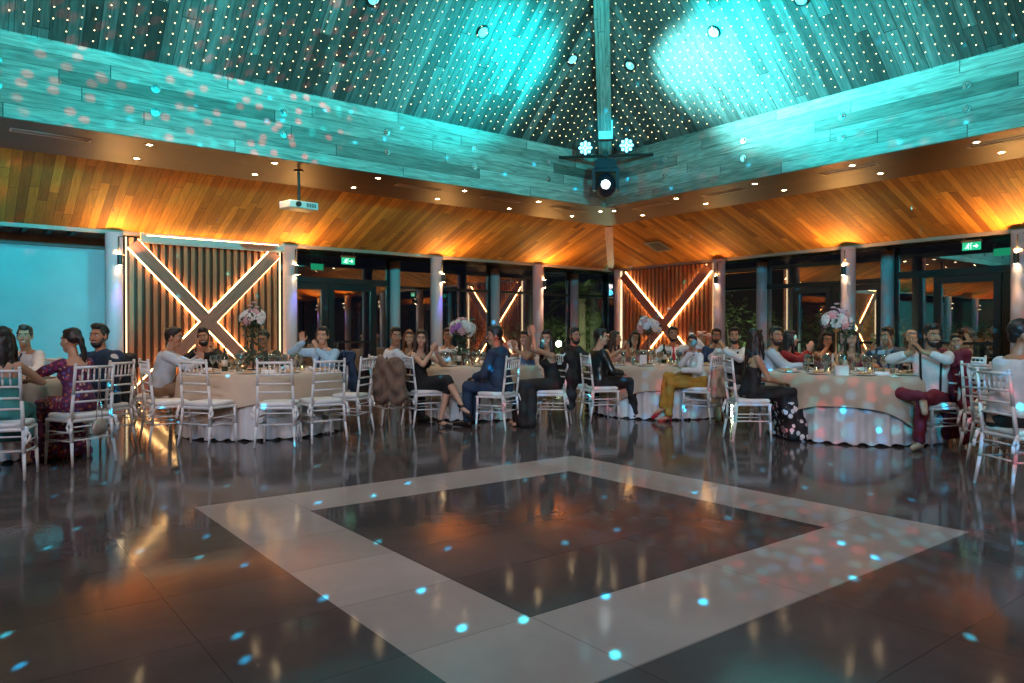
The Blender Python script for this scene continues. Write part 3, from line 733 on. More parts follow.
# ------------------------------------------------------------------ chairs
def chiavari():
    root = empty('chiavari_chair'); tag(root, '', 'chair')
    w, d = .19, .185; zs = .43
    s = Sh(); s.box((-w-.015, -d-.01, zs-.03), (w+.015, d+.02, zs)); b = obj('seat', s, M_chair, root); bv = b.modifiers.new('b', 'BEVEL'); bv.width = .012; bv.segments = 2
    s = Sh(); rs = []
    for z, k in ((0, .93), (.012, 1), (.034, 1), (.046, .95), (.050, .8)):
        rs.append([((w*k)*c[0], .005 + (d*k)*c[1], zs+.001+z) for c in [(-.9,-1),(0,-1.02),(.9,-1),(1,-.9),(1.02,0),(1,.9),(.9,1),(0,1.02),(-.9,1),(-1,.9),(-1.02,0),(-1,-.9)]])
    s.rings(rs); cu = obj('cushion', s, M_cush, root, True)
    for q in (-1, 1):
        s = Sh(); s.path([(q*(w+.005), -d, zs+.01), (q*(w+.03), -d-.02, zs+.00), (q*(w+.025), -d-.05, zs-.07), (q*(w+.035), -d-.055, zs-.13)], [.010, .016, .012, .015], 6)
        s.path([(q*(w+.02), -d-.02, zs), (q*(w+.055), -d-.03, zs-.06), (q*(w+.045), -d-.04, zs-.11)], [.012, .010, .013], 6)
        obj('tie_ribbon', s, M_cush, cu, True)
    for q in (-1, 1):
        s = Sh(); s.path([(q*w, d-.01, zs-.01), (q*(w+.004), d, .22), (q*(w+.012), d+.008, 0)], [.017, .016, .012], 8); obj('leg', s, M_chair, root, True)
        s = Sh(); s.path([(q*w, -d, zs-.01), (q*(w+.006), -d-.02, .22), (q*(w+.02), -d-.055, 0)], [.017, .016, .012], 8); obj('leg', s, M_chair, root, True)
    s = Sh()
    top = lambda z: -d - .005 - (z-zs) * .10
    for q in (-1, 1):
        s.path([(q*w, -d, zs-.02), (q*(w-.006), top(.66), .66), (q*(w-.012), top(.93), .925)], [.017, .015, .013], 8)
        s.ell((q*(w-.012), top(.93), .932), (.016, .016, .012), n=8, k=5)
    s.tube((-w, top(.90), .905), (w, top(.90), .905), .014, n=8)
    for z in (.775, .68, .59): s.tube((-w, top(z), z), (w, top(z), z), .010, n=8)
    bk = obj('backrest', s, M_chair, root, True)
    for i in range(5):
        x = -.11 + i*.055; s = Sh(); s.path([(x, top(.775), .775), (x, top(.84), .84), (x, top(.90), .90)], [.007, .009, .007], 6); obj('spindle', s, M_chair, bk, True)
    s = Sh()
    for z in (.20, .27): s.tube((-w, d, z), (w, d, z), .008, n=6)
    obj('front_stretcher', s, M_chair, root, True)
    s = Sh(); s.tube((-w, -d-.02, .24), (w, -d-.02, .24), .008, n=6); s.tube((-w, -d-.005, .36), (w, -d-.005, .36), .008, n=6); obj('rear_stretcher', s, M_chair, root, True)
    for q in (-1, 1):
        s = Sh()
        for z in (.23, .31): s.tube((q*(w+.004), -d-.015, z), (q*(w+.004), d, z), .008, n=6)
        obj('side_stretcher', s, M_chair, root, True)
    return root
chair0 = chiavari(); cused = [0]
def chair(px, dep, ang, label, group='white chairs in the hall'):
    p = W(px, dep); rz = YAW + math.radians(ang) - PI/2
    if not cused[0]:
        cused[0] = 1; chair0.location = p; chair0.rotation_euler = (0, 0, rz); tag(chair0, label, 'chair', group); return chair0
    return dup(chair0, p, rz, label, group)

# ------------------------------------------------------------------ people
SK = {'a': (.50, .27, .17), 'b': (.42, .21, .125), 'c': (.58, .34, .23), 'd': (.34, .165, .095)}
def skin(k): return mat('skin ' + k, SK[k], .5, spec=.35, bscale=30)
def cloth(name, c, rough=.8, **k): return mat('fabric ' + name, c, rough, bscale=30, sheen=.0, **k)
M_eye = mat('eye white', (.6, .57, .54), .3); M_iris = mat('iris', (.03, .018, .01), .2)
M_teeth = mat('teeth', (.72, .69, .64), .3); M_lip = mat('lips', (.38, .12, .10), .5); M_redlip = mat('red lips', (.5, .03, .04), .4)
HB = mat('dark hair', (.014, .010, .009), .45, bump=.3); HR = mat('auburn hair', (.12, .038, .014), .5, bump=.3); HBr = mat('brown hair', (.04, .02, .012), .5, bump=.3); HBl = mat('grey hair', (.3, .25, .2), .6)
def ik(a, t, L1, L2, pole):
    a = V(a); t = V(t); d = t - a; L = min(d.length, (L1 + L2) * .995); u = d.normalized(); t = a + u * L
    x = (L1*L1 - L2*L2 + L*L) / (2*L); h = math.sqrt(max(L1*L1 - x*x, 0))
    p = V(pole); p = (p - u * p.dot(u)); p = p.normalized() if p.length > 1e-5 else u.orthogonal().normalized()
    return a + u * x + p * h, t
def hand(s, w, d, n, thumb, curl=.25, k=1.):
    """palm, four bent fingers of unequal length and a thumb; d = pointing, n = palm normal, thumb=+-1 side"""
    w = V(w); d = V(d).normalized(); n = V(n); n = (n - d * n.dot(d)).normalized(); l = d.cross(n) * thumb
    for i, o in enumerate((.030, .010, -.010, -.030)):
        b = w + d*.085*k*(1 - .04*abs(i-1)) + l*o*k
        s.cap(w + d*.012 + l*o*.6*k, b, .014*k, .011*k, 8)
        fl = (.072, .080, .074, .058)[i] * k; sp = l * o * .35
        c1 = (d + n * curl + sp*4).normalized(); c2 = (d + n * curl * 3.2 + sp*4).normalized()
        m = b + c1 * fl * .5
        s.cap(b, m, .0098*k, .0088*k, 8); s.cap(m, m + c2 * fl * .5, .0088*k, .0075*k, 8)
    t0 = w + d*.028 + l*.026*k; t1 = t0 + (d*.6 + l*.75 + n*.25).normalized()*.042*k; t2 = t1 + (d*.9 + l*.25 + n*.3).normalized()*.034*k
    s.cap(t0, t1, .013*k, .011*k, 8); s.cap(t1, t2, .011*k, .009*k, 8)
def person(px, dep, ang, label, sex='m', sk='a', sc=1., lean=8, side=0, twist=0, look=None, pitch=0, roll=0,
           arms='table', legs='sit', hair='short', hc=None, top=('shirt', None), bottom=None, smile=1, beard=None, glasses=False,
           tie=None, sleeves=1., vest=None, earring=False, group=None, dz=0., lipred=False, nofeet=False, shoe=None, hside=None, bust=1.):
    root_p = W(px, dep); rz = YAW + math.radians(ang) - PI/2
    f = sex == 'f'; S_ = sc * (.94 if f else 1.)
    M_s = skin(sk); R3 = Matrix.Rotation
    hip = V((0, -.03, .555 + dz))
    up = V((math.sin(math.radians(side)), math.sin(math.radians(lean)), 0)); up.z = math.sqrt(1 - up.x**2 - up.y**2)
    R = (R3(math.radians(twist), 3, 'Z') @ V((1, 0, 0))); R = (R - up * R.dot(up)).normalized(); F = up.cross(R).normalized()
    TL = .455 * S_; C7 = hip + up * TL
    sw = (.150 if f else .182) * S_; sh = [C7 - up*.045 + R*sw*q for q in (-1, 1)]
    # ---- torso rings
    if f: TR = [(-.07,.150,.115,0), (0,.168,.125,0), (.10,.140,.10,0), (.19,.118,.088,.0), (.30,.138,.10,.012), (.38,.150,.090,.0), (.43,.125,.070,-.005), (.47,.05,.045,-.01)]
    else: TR = [(-.07,.150,.12,0), (0,.165,.125,0), (.10,.155,.120,.008), (.20,.150,.115,.008), (.31,.170,.120,.006), (.39,.178,.105,0), (.44,.150,.080,-.005), (.48,.06,.05,-.01)]
    def torso(s, g=0., t0=-1., t1=9., kx=1.):
        Rr = []
        for t, a, b, o in TR:
            if t < t0 or t > t1: continue
            w = max(0, min(1, t/.4)); Rx = V((1, 0, 0)).lerp(R, w).normalized(); Fx = up.cross(Rx).normalized()
            c = hip + up * t * S_ + Fx * o
            Rr.append([c + Rx * ((a*S_*kx + g) * math.cos(u)) + Fx * ((b*S_ + g) * math.sin(u)) for u in [2*PI*i/20 for i in range(20)]])
        s.rings(Rr)
        if f:
            for q in (-1, 1): s.ell(C7 - up*.155*S_ + R*.062*q*S_ + F*(.075)*S_, ((.058+g)*bust, (.055+g)*bust, .060+g), n=12)
    # ---- head
    la = 0 if look is None else math.radians(look - ang)
    la = max(-1.9, min(1.9, (la + PI) % (2*PI) - PI))
    H = R3(la, 3, 'Z') @ R3(math.radians(pitch), 3, 'X') @ R3(math.radians(roll), 3, 'Y')
    hk = .99 * sc * (.95 if f else 1)
    nk = C7 + up*.055*S_ + F*.012; HC = nk + V((up.x*.4, up.y*.5, 1)).normalized()*.125*hk + (H @ V((0, .022, 0)))
    h = lambda x, y, z: HC + H @ (V((x, y, z)) * hk)
    body = Sh(); torso(body, -.004)
    body.cap(C7 - up*.05, nk + up*.03 + F*.01, .062 if not f else .05, .054 if not f else .044, 12); body.cap(nk, h(0, .0, -.04), .054 if not f else .044, .05 if not f else .042, 12)
    Hm = H * hk
    def he(s, c, r, n=14, k=9): s.ell(h(*c), r, Hm, n, k)
    he(body, (0, -.012, .035), (.074, .092, .090)); he(body, (0, .022, -.015), (.064, .068, .085)); he(body, (0, .040, -.078), (.045 if not f else .038, .045, .040))
    he(body, (0, .070, .038), (.048, .022, .018)); body.cap(h(0, .088, .012), h(0, .108, -.026), .0085*hk, .0135*hk, 8)
    for q in (-1, 1):
        he(body, (q*.038, .062, -.025), (.024, .026, .026), 10, 7); he(body, (q*.076, -.005, -.005), (.010, .019, .032), 8, 7)
    # ---- arms
    aL1, aL2 = .285*S_, .255*S_; AR = (.052, .042, .033, .026) if not f else (.042, .034, .028, .022)
    A = ARMS[arms] if isinstance(arms, str) else arms
    elb = []; wri = []
    for qi, q in enumerate((-1, 1)):
        a = A[qi]; t = h(.03, .15, -.16) if a[0] == 'MOUTH' else V(a[0])
        pole = V(a[3]) if len(a) > 3 else V((q*.8, -.3, -1))
        e, w = ik(sh[qi], t, aL1, aL2, pole); elb.append(e); wri.append(w)
        body.cap(sh[qi] - R*q*.015, e, AR[0], AR[1], 12); body.cap(e, e.lerp(w, .35), AR[1], AR[1]*.98, 12); body.cap(e.lerp(w, .35), w, AR[1]*.98, AR[3], 12)
        hand(body, w, a[1], a[2], (1 if qi else -1) * (a[4] if len(a) > 4 else 1), a[5] if len(a) > 5 else .25, .98 if not f else .9)
    # ---- legs
    LG = LEGS[legs] if isinstance(legs, str) else legs
    kn = []; an = []; LR = (.085, .060, .055, .036) if not f else (.082, .055, .050, .031)
    for qi, q in enumerate((-1, 1)):
        hj = hip + V((q*.085, 0, -.02)); k_, a_ = V(LG[qi][0]), V(LG[qi][1])
        if isinstance(LG[qi][0], tuple) and dz: pass
        kn.append(k_); an.append(a_)
        body.cap(hj, k_, LR[0], LR[1], 12); body.cap(k_, k_.lerp(a_, .35), LR[1]*.95, LR[2], 12); body.cap(k_.lerp(a_, .35), a_, LR[2], LR[3], 12)
        fd = V(LG[qi][2]).normalized() if len(LG[qi]) > 2 else V((0, 1, -.15)).normalized()
        body.cap(a_ + V((0, 0, -.035)), a_ + fd*.13 + V((0, 0, -.045)), .032, .026, 10)
    o = link('person', remesh(body, 'person', M_s, .0075, 2), None, root_p, rz)
    tag(o, label, 'person', group)
    def part(name, s, m, vox=.011, sm=3, fold=0., ff=9., par=None):
        return link(name, remesh(s, name, m, vox, sm, fold, ff), par or o)
    # ---- face
    for q in (-1, 1):
        s = Sh(); he(s, (q*.030, .080, .010), (.0145, .008, .0085), 12, 7); he(s, (q*.030, .0865, .010), (.007, .003, .0075), 10, 5)
        me = s.mesh('eye', [M_eye, M_iris], True)
        for p in me.polygons[12*6+2:]: p.material_index = 1
        link('eye', me, o)
        s = Sh(); s.cap(h(q*.014, .0915, .030), h(q*.034, .090, .036), .0048*hk, .0045*hk, 6); s.cap(h(q*.034, .090, .036), h(q*.050, .077, .030), .0045*hk, .003*hk, 6)
        obj('eyebrow', s, HB if hc is not HBl else HBl, o, True)
    lm = M_redlip if lipred else M_lip
    if smile:
        s = Sh(); P = [h(x, .088 - abs(x)*.32, -.054 + x*x*11) for x in (-.027, -.014, 0, .014, .027)]; s.path(P, .0045, 6)
        P2 = [h(x, .086 - abs(x)*.32, -.066 + x*x*28) for x in (-.024, -.012, 0, .012, .024)]; s.path(P2, .0055, 6)
        mo = obj('mouth', s, lm, o, True)
        s = Sh(); P = [h(x, .0875 - abs(x)*.32, -.059 + x*x*16) for x in (-.021, -.010, 0, .010, .021)]; s.path(P, .0058, 6); obj('teeth', s, M_teeth, mo, True)
    else:
        s = Sh(); s.path([h(-.022, .080, -.058), h(0, .089, -.057), h(.022, .080, -.058)], .005, 6); obj('mouth', s, lm, o, True)
    # ---- hair
    hc_ = hc or HB; s = Sh()
    if hair != 'bald':
        he(s, (0, -.024, .052), (.0815, .094, .092), 16, 10)
        if hair in ('short', 'quiff'):
            he(s, (0, .045, .108), (.055, .04, .026 if hair == 'short' else .036), 12, 7)
            for q in (-1, 1): s.cap(h(q*.073, .012, .045), h(q*.074, .018, .0), .012*hk, .008*hk, 8)
            he(s, (0, -.065, .0), (.058, .040, .055))
        elif hair == 'pony':
            he(s, (0, .03, .10), (.06, .05, .03)); he(s, (0, -.105, .03), (.035, .035, .04))
            s.cap(h(0, -.12, .02), h(.02, -.14, -.13), .034*hk, .028*hk, 10); s.cap(h(.02, -.14, -.13), h(.03, -.13, -.30), .028*hk, .012*hk, 10)
        elif hair == 'bun':
            he(s, (0, .03, .10), (.062, .05, .03)); he(s, (0, -.09, .10), (.045, .045, .042))
            he(s, (0, -.06, .0), (.06, .045, .06))
        else:       # long, over the shoulders
            he(s, (0, .035, .103), (.062, .045, .028))
            he(s, (0, -.055, -.02), (.078, .055, .095))
            L = {'long': -.34, 'medium': -.20, 'vlong': -.46}[hair]
            for x, y, r in ((-.062, -.035, .036), (-.03, -.075, .04), (.0, -.085, .042), (.03, -.075, .04), (.062, -.035, .036)):
                p1 = h(x, y, .02); p2 = h(x*1.25, y-.02, -.13); p3 = V(p2) + V((H @ V((x*.5, -.02, 0)))) + V((0, 0, (L+.13)))
                s.cap(p1, p2, r*hk, r*1.05*hk, 10); s.cap(p2, p3, r*1.05*hk, r*.45, 10)
            for q in ((-1, 1) if hside is None else (hside,)):
                p1 = h(q*.070, .012, .05); p2 = h(q*.083, .020, -.08); p3 = h(q*.085, .04, -.24)
                s.cap(p1, p2, .020*hk, .030*hk, 10); s.cap(p2, p3, .030*hk, .014, 10)
        part('hair', s, hc_, .008, 2, .004, 30)
    if beard:
        s = Sh(); he(s, (0, .040, -.086), (.050, .050, .040)); 
        for q in (-1, 1): s.cap(h(q*.064, .018, -.02), h(q*.045, .04, -.078), .013*hk, .022*hk, 8)
        s.cap(h(-.024, .082, -.046), h(.024, .082, -.046), .008*hk, None, 8)
        part('beard', s, hc_ if beard == 1 else beard, .006, 2)
    if glasses:
        s = Sh()
        for q in (-1, 1):
            c = [h(q*.031 + .022*math.cos(t), .100, .008 + .016*math.sin(t)) for t in [2*PI*i/14 for i in range(15)]]; s.path(c, .0018, 5)
            s.path([h(q*.053, .098, .012), h(q*.078, .0, .010)], .0018, 5)
        s.path([h(-.009, .101, .012), h(.009, .101, .012)], .0018, 5)
        obj('glasses', s, M_black, o)
    # ---- clothes
    kind = top[0]; m = top[1]
    sleeve_r = [a + .014 for a in AR]
    def sleeves_(s, frac, g=0.):
        for qi, q in enumerate((-1, 1)):
            s.cap(sh[qi] - R*q*.02, elb[qi], sleeve_r[0]+g, sleeve_r[1]+g, 12)
            if frac > .5:
                e2 = elb[qi].lerp(wri[qi], (frac-.5)*2*.96); s.cap(elb[qi], e2, sleeve_r[1]+g, sleeve_r[3]+g+.006, 12)
    if kind == 'shirt':
        s = Sh(); torso(s, .012, t0=-.02, t1=.46)
        if sleeves >= .5: sleeves_(s, sleeves)
        elif sleeves > 0:
            for qi, q in enumerate((-1, 1)): s.cap(sh[qi] - R*q*.02, sh[qi].lerp(elb[qi], .45), sleeve_r[0]+.004, sleeve_r[1]+.01, 12)
        for t in range(10):
            u = 2*PI*t/10; c0 = C7 + up*.012 + F*.008
            s.cap(c0 + R*.052*math.cos(u) + F*.05*math.sin(u), c0 + R*.052*math.cos(u+.63) + F*.05*math.sin(u+.63), .013, n=6)
        tp = part('shirt' if not f else 'blouse', s, m, fold=.006, ff=14)
    elif kind == 'jacket':
        sm_ = top[2] if len(top) > 2 else cloth('white', (.72, .72, .74))
        s = Sh(); torso(s, .010, t0=.05, t1=.46)
        for t in range(10):
            u = 2*PI*t/10; c0 = C7 + up*.016 + F*.008
            s.cap(c0 + R*.05*math.cos(u) + F*.05*math.sin(u), c0 + R*.05*math.cos(u+.63) + F*.05*math.sin(u+.63), .013, n=6)
        for qi in (0, 1):
            w = wri[qi]; e2 = elb[qi].lerp(w, .97); s.cap(elb[qi].lerp(w, .88), e2, AR[3]+.012, AR[3]+.012, 10)
        part('shirt', s, sm_)
        s = Sh(); torso(s, .026, t0=-.08, t1=.40)
        s.cap(hip + V((0, 0, -.02)), hip + V((0, .10, -.02)), .17, .15, 12)
        sleeves_(s, .93, .010)
        s.ell(C7 - up*.035 - F*.045, (.135*S_, .045, .055), n=12); s.ell(C7 - up*.08 - F*.052, (.17*S_, .062, .125), n=14); s.ell(C7 + up*.01 - F*.035, (.06, .04, .035), n=12)
        # open front: shoulders only above the chest, leaving a V
        for q in (-1, 1):
            s.cap(C7 + R*q*.07 + F*.0 - up*.01, sh[(q+1)//2], .045, .062, 10)
            s.cap(C7 + R*q*.075 + F*.05 - up*.02, C7 + R*q*.03 - up*.24 + F*.135, .020, .024, 8)
        part('jacket', s, m, fold=.006, ff=12)
    elif kind in ('dress', 'slip'):
        s = Sh(); torso(s, .010, t0=-.1, t1=.40 if kind == 'dress' else .35)
        if sleeves >= .3: sleeves_(s, sleeves)
        for q in (-1, 1): s.cap(C7 - up*.10 + R*q*.085 + F*.075, C7 - up*.0 + R*q*.09, .014, .014, 6); s.cap(C7 + R*q*.09, C7 - up*.12 + R*q*.08 - F*.08, .014, .014, 6)
        hem = top[2] if len(top) > 2 else 'knee'
        kl, kr = kn; al, ar = an
        for t in (0, .25, .5, .75, 1.):
            kk = kl.lerp(kr, t); aa = al.lerp(ar, t); hh = hip + V(((t-.5)*.17, 0, -.02))
            s.cap(hh, kk, .105, .075, 10)
            if hem == 'floor':
                g = V(((t-.5)*.22, .02, 0)); s.cap(kk, V((aa.x, aa.y, .06)) + g*.9, .075, .085, 10); s.cap(kk - V((0, .12, 0)), V((aa.x, aa.y-.10, .06)) + g, .07, .075, 10)
            elif hem == 'calf': s.cap(kk, kk.lerp(aa, .5), .075, .085, 10)
            else: s.cap(kk, kk.lerp(aa, .12), .075, .07, 10)
        part('dress', s, m, .013, 3, .012, 12)
    if vest:
        s = Sh(); torso(s, .022, t0=-.02, t1=.385)
        for q in (-1, 1): s.cap(C7 - up*.08 + R*q*.10 + F*.08, C7 + R*q*.085, .028, .03, 8); s.cap(C7 + R*q*.085, C7 - up*.12 + R*q*.08 - F*.07, .03, .04, 8)
        part('waistcoat', s, vest, fold=.004)
    if tie:
        s = Sh(); a = C7 - up*.005 + F*.078; fy = .142*S_ + (.016 if not vest else .026)
        pts = [(a, .018, .012), (C7 - up*.06 + F*.118, .014, .008), (C7 - up*.20 + F*(fy), .030, .008), (C7 - up*.36 + F*fy, .036, .008), (C7 - up*.40 + F*fy, .004, .006)]
        s.rings([[c + R*w*x + F*t_*y for x, y in ((-1, 0), (0, 1), (1, 0), (0, -1))] for c, w, t_ in pts])
        obj('necktie', s, tie, o)
    if bottom:
        kind2, mb = bottom; s = Sh()
        s.cap(hip + V((-.06, 0, -.02)), hip + V((.06, 0, -.02)), .125, .125, 14)
        for qi, q in enumerate((-1, 1)):
            hj = hip + V((q*.085, 0, -.02)); k_, a_ = kn[qi], an[qi]
            s.cap(hj, k_, LR[0]+.014, LR[1]+.016, 12)
            e2 = k_.lerp(a_, .97 if kind2 == 'trousers' else .5); s.cap(k_, e2, LR[1]+.014, .058 if kind2 == 'trousers' else .06, 12)
        part('trousers', s, mb, .012, 3, .008, 16)
    if not nofeet:
        for qi in (0, 1):
            a_ = an[qi]; fd = V(LG[qi][2]).normalized() if len(LG[qi]) > 2 else V((0, 1, 0))
            if len(LG[qi]) <= 2: fd.z = 0
            s = Sh()
            if shoe and shoe[0] == 'heel':
                b = a_ + V((0, 0, -.05)); s.cap(b + fd*.02, b + fd*.16 + V((0, 0, -.03)), .020, .030, 10); s.cap(b - fd*.02, b - fd*.04 + V((0, 0, -.07)), .018, .008, 8); s.cap(b - fd*.03 + V((0, 0, .03)), b + fd*.01 + V((0, 0, .03)), .036, .036, 10)
                s.cap(b + fd*.12 - V((.02, 0, .02)), b + fd*.12 + V((.02, 0, -.02)), .032, None, 8)
            else:
                b = a_ + V((0, 0, -.052)); s.cap(b - fd*.03, b + fd*.09, .040, .038, 10); s.cap(b + fd*.06, b + fd*.19 - V((0, 0, .008)), .042, .030, 10); s.cap(b + V((0, 0, .02)), b + V((0, 0, .03)), .042, .040, 10)
            part('shoe', s, (shoe[1] if shoe else mat('black leather', (.015, .013, .012), .3)), .008, 2)
    o['_h'] = 0
    del o['_h']
    return o, dict(C7=C7, hip=hip, wri=wri, elb=elb, h=h, R=R, F=F, up=up, kn=kn, an=an, HC=HC, H=H, hk=hk)

ARMS = {
    'table': (((-.14, .40, .79), (.35, 1, -.1), (0, 0, -1), (-1, -.2, -.6)), ((.14, .40, .79), (-.35, 1, -.1), (0, 0, -1), (1, -.2, -.6))),
    'lap': (((-.10, .30, .66), (.4, .9, -.2), (0, 0, -1)), ((.10, .30, .66), (-.4, .9, -.2), (0, 0, -1))),
    'clap': (((-.055, .33, .98), (.15, .35, 1), (1, .1, 0), (-1, -.2, -.7)), ((.045, .33, .99), (-.15, .35, 1), (-1, .1, 0), (1, -.2, -.7))),
    'clapwide': (((-.14, .34, 1.0), (-.1, .25, 1), (1, .1, 0), (-1, -.2, -.7)), ((.10, .34, .97), (-.0, .25, 1), (-1, .2, 0), (1, -.2, -.7))),
    'claptight': (((-.05, .23, .97), (.15, .25, 1), (1, .1, 0), (-1, -.2, -.9)), ((.04, .23, .98), (-.15, .25, 1), (-1, .1, 0), (1, -.2, -.9))),
    'high': (((-.08, .26, 1.20), (.05, .1, 1), (1, 0, 0), (-1, .8, -.6)), ((.03, .28, 1.20), (-.05, .1, 1), (-1, 0, 0), (1, .8, -.6))),
    'chin': (((-.05, .20, 1.02), (.2, .1, 1), (.6, -1, 0), (-1, .4, -.7)), ((.05, .21, 1.01), (-.2, .1, 1), (-.6, -1, 0), (1, .4, -.7))),
    'mouth': (((-.16, .38, .80), (.35, 1, -.1), (0, 0, -1), (-1, -.2, -.6)), ((.05, .20, 1.02), (-.25, .05, 1), (-.6, -1, 0), (1, .3, -.8), 1, .5)),
    'waveR': (((-.055, .25, 1.02), (.4, .1, 1), (1, .1, 0), (-1, -.2, -.8)), ((.30, .16, 1.10), (.1, .1, 1), (-.5, 1, 0), (1, -.2, -.7))),
}
LEGS = {
    'sit': (((-.12, .40, .53), (-.12, .40, .095)), ((.12, .40, .53), (.12, .40, .095))),
    'back': (((-.11, .40, .53), (-.10, .22, .10)), ((.11, .40, .53), (.10, .28, .10))),
    'wide': (((-.17, .38, .53), (-.16, .42, .095)), ((.17, .38, .53), (.17, .36, .095))),
    'cross': (((-.09, .42, .53), (-.05, .38, .095)), ((-.02, .43, .64), (-.17, .66, .36), (-.3, 1, -.5))),
}
C_ = cloth
WHITE = C_('white shirt', (.66, .66, .68)); NAVY = C_('navy suit', (.018, .040, .085)); BLACKC = C_('black', (.012, .012, .013)); LBLUE = C_('light blue shirt', (.30, .50, .68))
PALEBL = C_('pale blue shirt', (.46, .55, .64)); DGREEN = C_('dark green shirt', (.03, .045, .035)); TAN = C_('tan trousers', (.28, .19, .12)); GREYT = C_('charcoal trousers', (.03, .03, .035))
SATIN = mat('black satin', (.012, .018, .020), .28); SILV = C_('silver', (.30, .28, .32), .4); RED = C_('red dress', (.30, .015, .02)); WINE = C_('burgundy', (.17, .012, .030), .75)
MUST = C_('mustard', (.42, .22, .03)); DENIM = C_('denim blue', (.10, .19, .36)); BEIGE = C_('beige', (.45, .35, .28)); TEAL = C_('teal dress', (.05, .25, .25)); NAVYS = C_('navy shirt', (.02, .05, .12))
REDT = C_('red tie', (.45, .01, .02)); NVT = C_('navy tie', (.02, .04, .10)); GREYTIE = C_('grey tie', (.15, .18, .25))
def floral(name, base, cols, sc=26, thr=.34, below=None):
    m = bpy.data.materials.new(name); m.use_nodes = True; nt = m.node_tree; N = nt.nodes; L = nt.links; b = N['Principled BSDF']; b.inputs['Roughness'].default_value = .7
    tc = N.new('ShaderNodeTexCoord'); vo = N.new('ShaderNodeTexVoronoi'); vo.inputs['Scale'].default_value = sc; L.new(tc.outputs['Object'], vo.inputs['Vector'])
    lt = N.new('ShaderNodeMath'); lt.operation = 'LESS_THAN'; lt.inputs[1].default_value = thr; L.new(vo.outputs['Distance'], lt.inputs[0])
    mask = lt.outputs[0]
    if below:
        sz = N.new('ShaderNodeSeparateXYZ'); L.new(tc.outputs['Object'], sz.inputs[0]); lb = N.new('ShaderNodeMath'); lb.operation = 'LESS_THAN'; lb.inputs[1].default_value = below; L.new(sz.outputs[2], lb.inputs[0])
        mm = N.new('ShaderNodeMath'); mm.operation = 'MULTIPLY'; L.new(mask, mm.inputs[0]); L.new(lb.outputs[0], mm.inputs[1]); mask = mm.outputs[0]
    sr = N.new('ShaderNodeSeparateColor'); L.new(vo.outputs['Color'], sr.inputs[0])
    cr = N.new('ShaderNodeValToRGB'); cr.color_ramp.interpolation = 'CONSTANT'; e = cr.color_ramp.elements
    for i, c in enumerate(cols):
        q = e[i] if i < 2 else e.new(i / len(cols))
        q.position = i / len(cols); q.color = (*c, 1)
    L.new(sr.outputs[0], cr.inputs[0])
    mx = N.new('ShaderNodeMixRGB'); mx.inputs[1].default_value = (*base, 1); L.new(mask, mx.inputs[0]); L.new(cr.outputs[0], mx.inputs[2]); L.new(mx.outputs[0], b.inputs['Base Color'])
    return m
FLOR = floral('floral print', (.10, .015, .06), [(.45, .12, .05), (.10, .10, .35), (.55, .32, .25), (.28, .03, .14), (.40, .05, .06)], 30, .42)
BWFL = floral('white flowers on black', (.008, .008, .01), [(.7, .7, .7), (.008, .008, .01), (.62, .42, .45), (.7, .7, .72)], 17, .46, .44)
BLSHOE = mat('black leather', (.015, .013, .012), .3)

CH = 'white chairs around the tables'
def seat(px, dep, ang, label): return chair(px, dep, ang, label, CH)
# --- far left table
person(30, 8.55, 165, 'man in white shirt and dark tie sitting before the blue wall at far left', sk='b', look=200, pitch=2, top=('shirt', WHITE), bottom=('trousers', GREYT), tie=NVT, hair='quiff',
       arms=(((-.13, .34, .84), (.3, .9, .3), (1, 0, -.3), (-1, -.2, -.6)), ((.05, .30, .98), (-.4, .5, .7), (-1, .2, 0), (1, -.2, -.7))))
seat(30, 8.62, 165, 'white chair behind the far left table under the man with the dark tie')
person(1, 6.25, 25, 'woman with long dark hair and bare shoulders cut off by the left picture edge', 'f', 'a', look=10, top=('slip', TEAL, 'calf'), hair='long', sleeves=0, bottom=None, nofeet=True)
seat(3, 6.15, 20, 'white chair at the left picture edge seen from behind')
fl, fi_ = person(77, 6.93, 58, 'woman in long floral dress with dark ponytail turned away on the left', 'f', 'a', look=78, lean=10, top=('dress', FLOR, 'floor'), hair='pony', sleeves=.42, nofeet=True,
       arms=(((-.22, .40, .84), (.1, 1, .1), (0, 0, -1), (-1, -.2, -.6)), ((.0, .38, .86), (-.5, .8, .2), (-.5, 0, -1), (1, -.2, -.6))))
seat(79, 6.88, 62, 'white chair with the silver bag holding the woman in floral dress')
person(101, 7.75, 82, 'bearded man in navy suit smiling beside the woman in floral dress', sk='b', look=172, lean=3, twist=-25, top=('jacket', NAVY), bottom=('trousers', GREYT), hair='quiff', beard=1, arms='lap')
seat(102, 7.72, 80, 'white chair under the smiling bearded man in navy suit')
# --- second table
person(162, 8.95, -68, 'man in pale blue shirt leaning his elbows on the left side of the table', sk='b', lean=13, look=-82, pitch=-4, top=('shirt', PALEBL), bottom=('trousers', TAN),
       arms=(((-.03, .42, .93), (.3, .1, 1), (1, 0, .2), (-1, .4, -.8)), ((.05, .44, .88), (-.5, .0, 1), (-1, 0, .2), (1, .4, -.8))), legs='back')
seat(153, 8.95, -68, 'white chair with dark jacket on its back left of the second table')
person(208, 10.35, 178, 'dark-bearded man in black shirt holding his hands up to his face', sk='b', look=190, lean=14, roll=8, top=('shirt', BLACKC), bottom=('trousers', GREYT), beard=1, hair='quiff',
       arms=(((-.20, .32, .96), (-.2, .2, 1), (1, .3, 0), (-1, -.2, -.8)), ((.05, .20, 1.0), (.1, .1, 1), (-.6, -1, 0), (1, .3, -.8))))
seat(208, 10.42, 178, 'white chair behind the second table under the man in black shirt')
